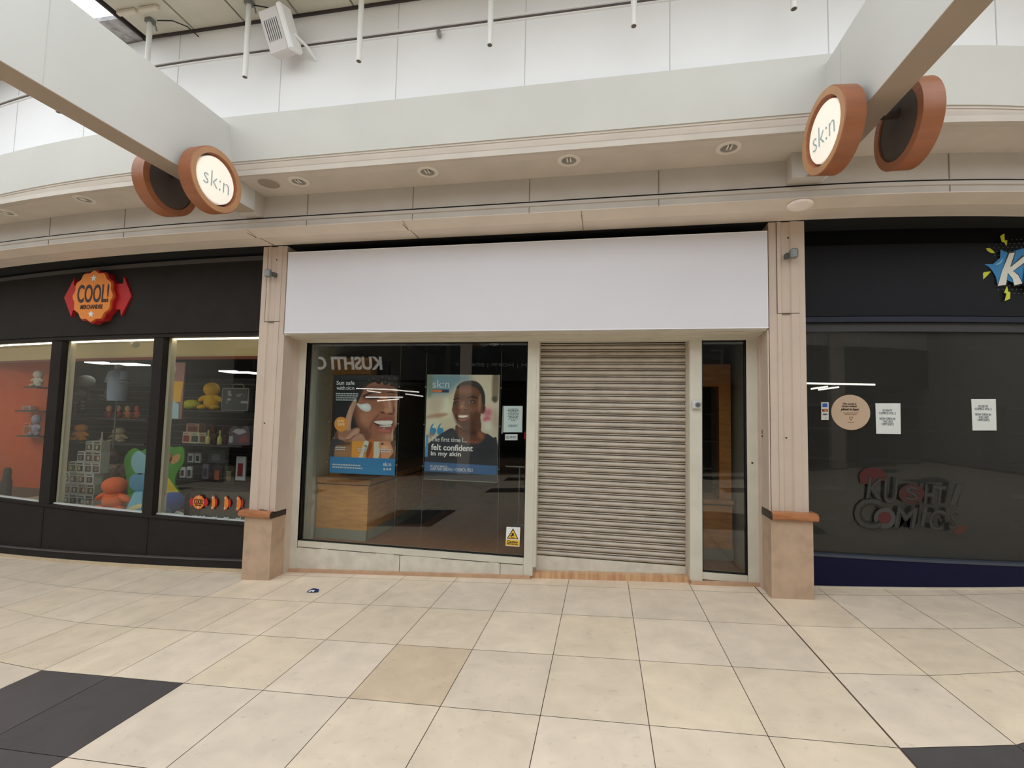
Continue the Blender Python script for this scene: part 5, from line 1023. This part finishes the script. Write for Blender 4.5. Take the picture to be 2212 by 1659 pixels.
for xa, xb in zip(RXS, RXS[1:]):
    o0, o1 = off(xa,26,14), off(xb,26,14); vs = [(xa,4.775+o0,fz(xa)-.01),(xb,4.775+o1,fz(xb)-.01),(xb,4.80+o1,fz(xb)-.01),(xa,4.80+o0,fz(xa)-.01),(xa,4.775+o0,fz(xa)+.012),(xb,4.775+o1,fz(xb)+.012),(xb,4.80+o1,fz(xb)+.012),(xa,4.80+o0,fz(xa)+.012)]; mb.add(vs,[(0,1,5,4),(4,5,6,7),(0,3,2,1)])
struct('baseboard_edge_right', mb, mat('cream edge strip', (206,196,176), 0.5, noise=0.05))
t = thing('window_6', None, None, (3,4.85,-1.16), None, 'structure')
mb = MB(); swR([(4.84,-1.16),(4.84,.83),(4.846,.83),(4.846,-1.16)], mb); build(mb, 'glass_pane', GLASSK, t)
mb = MB(); swR([(4.85,-1.16),(4.85,.83),(4.853,.83),(4.853,-1.16)], mb, [1.70,1.75]); build(mb, 'window_frame', BLK, t)
mb = MB(); mb.box(1.46,8,8.6,8.7,-1.6,1.4); struct('wall_rear_comic_shop', mb, mat('grey comic shop wall', (120,118,112), 0.8, noise=0.05))
mb = MB(); mb.box(1.46,8,4.9,8.6,-1.42,-1.37); struct('floor_comic_shop', mb, mat('brown grey carpet floor', (128,118,104), 0.9, noise=0.1))
mb = MB(); mb.box(1.46,8,4.95,8.7,1.15,1.2); struct('ceiling_comic_shop', mb, mat('dim ceiling', (90,90,90), 0.8, noise=0.03))
for i, (x0, x1, c_, l) in enumerate(((1.8,3.2,(70,74,86),'dark bookcase of comics behind the round sticker'),(3.35,4.25,(120,112,30),'yellow fronted shelf unit behind the white notices'),(5.0,6.6,(120,34,34),'dark red shelf unit at the right of the comic shop'))):
    t = thing('shelf_unit', l, 'shelf', ((x0+x1)/2,7.4,-1.37)); mb = MB(); mb.box(x0,x1,7.55,7.6,-1.37,.25); mb.box(x0,x0+.03,7.2,7.6,-1.37,.25); mb.box(x1-.03,x1,7.2,7.6,-1.37,.25); build(mb,'carcass',flat(c_),t)
    for z in (-1.3,-.9,-.5,-.1,.22):
        mb = MB(); mb.box(x0+.03,x1-.03,7.22,7.56,z,z+.025); build(mb,'shelf',flat((150,150,156)),t)
# glowing tubes added behind the comic shop glass, standing in for strips reflected in it
for u0,v0,u1,v1,y,l in ((1700,827,1890,831,7.0,'long glowing tube standing in for a light reflected in the glass'),(1752,840,1788,835,7.4,'short glowing stand-in tube below the long one'),(1768,842,1812,836,7.8,'second short glowing stand-in tube below the long one')):
    a = P(u0,v0,y=y); b = P(u1,v1,y=y); 
    if a.x < 1.5: a = a+(b-a)*((1.5-a.x)/(b.x-a.x))
    t = thing('tube_light',l,'light',(a.x,y,a.z),'tubes standing in for reflected lights'); mb = MB(); mb.cyl(a,b,.012,10); build(mb,'tube',glow((255,252,236),12.0),t)
    mb = MB()
    for k in (.15,.85): c = a.lerp(b,k); mb.cyl(c,(c.x,c.y,1.15),.003,6)
    build(mb,'suspension_wire',SLG,t)
YK = 4.834+.008
def yk(u): return 4.832+off(P(u,880,y=4.85).x,26,14)
def sheetk(name,label,cat,pts,col,group=None): return sheet(name,label,cat,pts,col,yk((pts[0][0]+pts[1][0])/2),group)
t = sheetk('card_sticker','narrow strip of payment card logos at the edge of the comic shop window','sticker',[(1774,869),(1790,869),(1790,907),(1774,907)],(214,214,206)); y = yk(1782)
K4 = lambda a,b: (1740+a/4.686, 820+b/4.686)
for nm,c_,a in (('blue_logo',(40,84,170),(172,240,222,278)),('dark_logo',(70,26,22),(170,298,225,325))): layer(t,nm,c_,[(a[0],a[1]),(a[2],a[1]),(a[2],a[3]),(a[0],a[3])],1,K4,False,y0=y)
layer(t,'red_disc',(200,40,30),[(188+11*math.cos(k),312+11*math.sin(k)) for k in [2*PI*i/14 for i in range(14)]],2,K4,False,y0=y); layer(t,'orange_disc',(226,140,40),[(204+11*math.cos(k),312+11*math.sin(k)) for k in [2*PI*i/14 for i in range(14)]],3,K4,False,y0=y)
ptext(t,'lettering','VISA',175,222,343,360,2,(34,44,96),.03,K4,y0=y,shear=.2)
mb = MB()
for r in (5,9,13):
    pts = [K4(196+r*math.cos(k),388+r*math.sin(k)) for k in [(-.7+1.4*i/8) for i in range(9)]]; q = [P(*s,y=y-.002) for s in pts]; mb.tube([(s.x,s.y,s.z) for s in q],.0008,5)
build(mb,'contactless_mark',flat((70,70,70)),t)
c = K4(456,332); yr = yk(c[0]); p = P(*c,y=yr); t = thing('round_sticker','round beige sticker with brown writing on the comic shop window','sticker',(p.x,yr,p.z-.15))
mb = MB(); mb.lathe([(.001,-.002),(.156,-.002),(.158,0),(.158,.001),(.001,.001)],(p.x,yr,p.z),'y',56); build(mb,'disc',flat((196,170,144)),t)
ptext(t,'lettering','This world is',378,515,236,254,4,(56,40,34),.02,K4,y0=yr,shear=.2); ptext(t,'lettering','dream crafted',370,520,260,277,4,(56,40,34),.02,K4,y0=yr,shear=.2); ptext(t,'lettering','planet in hand',358,543,286,320,4,(50,34,30),.02,K4,y0=yr,shear=.3)
mb = MB(); a = K4(385,330); b = K4(530,360); bars(mb,a[0],b[0],a[1],b[1],2,yr-.004,.001,wob=[0,3]); a = K4(428,424); b = K4(498,440); bars(mb,a[0],b[0],a[1],b[1],1,yr-.004,.001); build(mb,'small_print',flat((140,112,92)),t)
layer(t,'heart_outline',(120,90,70),[K for K in [(462,412),(444,392),(446,376),(458,374),(462,384),(468,374),(478,377),(478,392)]],3,K4,True,y0=yr); layer(t,'heart',(196,170,144),[(462,404),(450,390),(451,381),(458,380),(462,390),(468,380),(473,382),(473,391)],4,K4,True,y0=yr)
for pts, l, sl in (([(1891,871),(1945,871),(1946,938),(1893,937)],'white paper notice right of the round sticker on the dark window',0),([(2098,862),(2151,862),(2153,930),(2101,930)],'white paper notice further right, in front of the red shelves',0)):
    t = sheetk('paper_notice',l,'notice',pts,(222,226,222),'unit opposite notices'); y = yk((pts[0][0]+pts[1][0])/2); u0 = pts[0][0]; v0 = pts[0][1]
    for s,a,b,c_,d_ in (('KUSHTI',16,36,13,18),('COMICS VOL 2',8,44,19,24),('NOW OPEN IN',9,43,31,36),('THE UNIT',16,38,37,42),('OPPOSITE',14,40,43,48)): ptext(t,'lettering',s,u0+a,u0+b,v0+c_,v0+d_,1,(96,100,110),0,y0=y)
# faint window lettering
yl = yk(1838)-.004; t = thing('window_lettering','large faint outlined KUSHTI COMICS lettering on the dark window','sign',(P(1960,1140,y=yl).x,yl,P(1960,1150,y=yl).z))
K5 = lambda x, y: (1820+x/7.373, 980+y/7.373)
LETK = mat('grey vinyl letters', (50,50,46), 0.5, noise=0.03); LETD = mat('black letter outline', (20,20,19), 0.5, noise=0.03)
def outl(s, a0, b0, a1, b1, bold=.0, sh=.2):
    (u0,v0),(u1,v1) = K5(a0,b0),K5(a1,b1); a = P(u0,(v0+v1)/2,y=yl); b = P(u1,(v0+v1)/2,y=yl); c = P((u0+u1)/2,v0,y=yl); d_ = P((u0+u1)/2,v1,y=yl); cc = ((a.x+b.x)/2,yl,(c.z+d_.z)/2)
    mb = MB(); text_mb(mb,s,cc,(b.x-a.x)*1.05,(c.z-d_.z)*1.06,d=.0012,bold=.045,shear=sh); build(mb,'outline',LETD,t)
    mb = MB(); text_mb(mb,s,(cc[0],yl-.0012,cc[2]),b.x-a.x,c.z-d_.z,d=.0012,bold=.0,shear=sh); build(mb,'lettering',LETK,t)
outl('K',370,390,640,720); outl('U',660,390,890,790); outl('H',1290,500,1480,810); outl('T',1470,520,1660,830); outl('I',1700,490,1920,820)
outl('C',190,720,620,1190,sh=.05); outl('M',820,860,1200,1190); outl('I',1230,850,1360,1160); outl('C',1380,900,1640,1220); outl('S',1690,900,1850,1200)
ident = lambda x, y: K5(x, y)
layer(t,'red_panel',(58,16,18),[(1100+205*math.cos(k),640+150*math.sin(k)) for k in [2*PI*i/30 for i in range(30)]],1,K5,False,y0=yl); outl('S',1010,530,1200,740,sh=0)
layer(t,'letter_disc',(60,60,58),[(675+175*math.cos(k),1030+165*math.sin(k)) for k in [2*PI*i/30 for i in range(30)]],1,K5,False,y0=yl); layer(t,'red_centre',(72,20,24),[(675+105*math.cos(k),1020+95*math.sin(k)) for k in [2*PI*i/30 for i in range(30)]],2,K5,False,y0=yl)
layer(t,'red_spot',(66,12,14),[(480+215*math.cos(k),370+155*math.sin(k)) for k in [PI+PI*i/16 for i in range(17)]]+[(690,420),(400,490),(290,470)],1,K5,False,y0=yl)
layer(t,'brown_smudge',(70,34,26),[(1790,1170),(1960,1150),(1960,1230),(1860,1290),(1780,1250)],1,K5,True,y0=yl)
# kushti sign on the fascia
ys = 4.765+off(3.45,26,14)-.012; K7 = lambda x, y: (2080+x/9.22, 490+y/9.22)
p = P(2212,580,y=ys); t = thing('comic_sign','comic style shop logo with blue splat and white letters on the black fascia','sign',(p.x,ys,p.z-.3))
mb = MB(); c0 = P(2195,575,y=ys)
for i in range(-8, 24):
    for j in range(-8, 9):
        x = c0.x+.034*i+(.017 if j % 2 else 0); z = c0.z+.034*j; r = math.hypot((x-c0.x-.25)/.62, (z-c0.z)/.27)
        if r < 1: mb.ball((x, ys+.006, z), (.0105*(1-r*.5),.0015,.0105*(1-r*.5)), 8, 4)
build(mb,'dot_pattern',flat((76,76,78)),t)['kind'] = 'stuff'
S = lambda pts: pts
layer(t,'blue_splat',(28,128,190),[(425,740),(600,740),(740,620),(750,450),(900,520),(1060,470),(1200,425),(1350,560),(1500,520),(1700,600),(1650,900),(1300,1100),(1000,1110),(880,1060),(690,1170),(660,1000),(590,880),(520,800)],4,K7,False,y0=ys)
layer(t,'splat_highlight',(130,190,224),[(650,750),(740,700),(790,620),(780,690),(720,745)],5,K7,True,y0=ys)
for k, pts in enumerate(([(742,185),(825,130),(835,270),(885,270),(870,385),(825,310),(775,300)],[(460,430),(530,420),(600,470),(640,525),(560,520),(490,480)],[(310,1050),(340,960),(430,900),(560,885),(480,980),(400,1050)],[(880,1175),(905,1290),(945,1300),(940,1430),(830,1480),(870,1330),(820,1310)])): layer(t,'yellow_flash',(206,214,36),pts,5,K7,False,y0=ys)
layer(t,'letter_outline',(12,14,18),[(905,500),(1055,495),(1000,690),(950,790),(1190,570),(1260,590),(1255,720),(1010,880),(1110,940),(1200,1140),(1020,1190),(1000,1060),(900,920),(870,1160),(680,1195)],6,K7,False,y0=ys)
layer(t,'letter_k',(224,224,212),[(930,520),(1035,513),(940,800),(960,795),(1210,590),(1250,600),(1240,700),(1000,880),(1100,960),(1185,1125),(1025,1165),(990,1030),(895,915),(860,1150),(697,1178),(780,880)],7,K7,False,y0=ys)
a = P(2204,585,y=ys); mb = MB(); text_mb(mb,'ushti',(a.x+.33,ys-.010,a.z-.02),.64,.30,d=.003,bold=.05,shear=.2); build(mb,'letter_outline',flat((12,14,18)),t); mb = MB(); text_mb(mb,'ushti',(a.x+.33,ys-.013,a.z-.02),.62,.28,d=.003,bold=.02,shear=.2); build(mb,'lettering',flat((224,224,212)),t)
# ---------------------------------------------------------------- the opposite side of the mall, which the glass reflects
YO = -4.3
mb = MB(); mb.box(-12.8,10.6,YO-.15,YO,.95,3.6); struct('wall_opposite', mb, mat('opposite wall panel', (206,204,198), 0.6, noise=0.03))
mb = MB(); mb.box(-12.8,10.6,YO-.05,YO+.02,1.0,2.05); struct('trim_28', mb, mat('opposite dark fascia', (36,36,38), 0.4, noise=0.03))
mb = MB(); mb.box(-12.8,10.6,YO-3.0,YO-2.9,-2.2,1.0); struct('wall_opposite_shop', mb, mat('dim brown shop interior', (52,46,42), 0.8, noise=0.3, scale=1.2))
mb = MB(); mb.box(-12.8,10.6,YO-3.0,YO,.95,1.0); struct('ceiling_opposite_shop', mb, DARK)
mb = MB(); mb.box(-12.8,10.6,YO-3.0,YO-.05,-2.3,-2.2); mb.box(-12.8,10.6,YO-3,YO+.0,-2.2,-1.25); struct('floor_opposite_shop', mb, mat('opposite plinth', (52,46,42), 0.6, noise=0.1))
for x in (-9.5,-4.2,1.3,6.5):
    mb = MB(); mb.box(x,x+.35,YO-.05,YO+.12,-2.3,3.6); tag(build(mb,'pillar',PILLAR),'cream pillar on the opposite side of the mall, %s' % {-9.5:'furthest left',-4.2:'left of centre',1.3:'right of centre',6.5:'furthest right'}[x],'pillar')
def rsign(s, x, z, w_, h_, col, label):
    t = thing('opposite_sign', label, 'sign', (x,YO+.03,z)); mb = MB(); text_mb(mb, s, (x,YO+.04,z), w_, h_, right=(-1,0,0), up=(0,0,1), d=.02, bold=.03 if s[0]=='K' else .0, shear=.15 if s[0]=='K' else 0); build(mb,'lettering',glow(col, 1.6) if s[0]=='K' else flat(col,.4),t)  # comic lettering given an added glow so its reflection reads brighter
def refl(u, v): q = P(u, v, y=2*4.818-YO); return q.x, q.z
a = refl(835,785); b = refl(693,785); rsign('KUSHTI COMICS', (a[0]+b[0])/2-.9, a[1], abs(b[0]-a[0])+1.6, .42, (236,236,230), 'large white comic shop lettering across the mall seen only as a reflection')
a = refl(1140,790); b = refl(985,790); rsign('HEALTH | HOME | BEAUTY', (a[0]+b[0])/2+.35, a[1], abs(b[0]-a[0])+.7, .13, (190,190,186), 'thin pale health home beauty lettering across the mall seen only as a reflection')
a = refl(1560,775); rsign('SALE', a[0]+.5, a[1], 1.6, .5, (86,86,90), 'dark sale lettering across the mall seen as a reflection in the narrow window')
for i,(u0,v0,u1,v1) in enumerate(((770,839,856,842),(824,840,905,847),(793,844,822,848),(876,851,914,856),(790,858,870,858),(815,866,862,862),(1515,829,1598,831),(1590,838,1600,836))):
    yv = 2*4.818-(YO-1.2-.2*i); a = P(u0,v0,y=yv); b = P(u1,v1,y=yv); yy = YO-1.2-.2*i
    t = thing('tube_light','white tube light in the opposite shop seen as a reflection, %s' % ('longest upper one','second upper one','short upper one','nearest the portrait','lowest long one','lowest short one','long narrow-window one','tiny narrow-window one')[i],'light',(a.x,yy,a.z),'tube lights across the mall'); mb = MB(); mb.cyl((a.x,yy,a.z),(b.x,yy,b.z),.02,8); build(mb,'tube',glow((255,250,240),9.0),t)
mb = MB(); mb.box(-12.9,-12.8,-7.3,7.7,-2.4,3.6); struct('wall_blocker_left', mb, mat('light blocker wall', (190,186,176), 0.7, noise=0.05))  # unseen walls added to block horizon light; the mall itself runs on
mb = MB(); mb.box(10.6,10.7,-7.3,8.7,-2.4,3.6); struct('wall_blocker_right', mb, mat('light blocker wall', (190,186,176)))
mb = MB(); mb.box(-12.8,10.6,-4.3,-2.9,3.5,3.56); struct('ceiling_opposite', mb, CEILM)
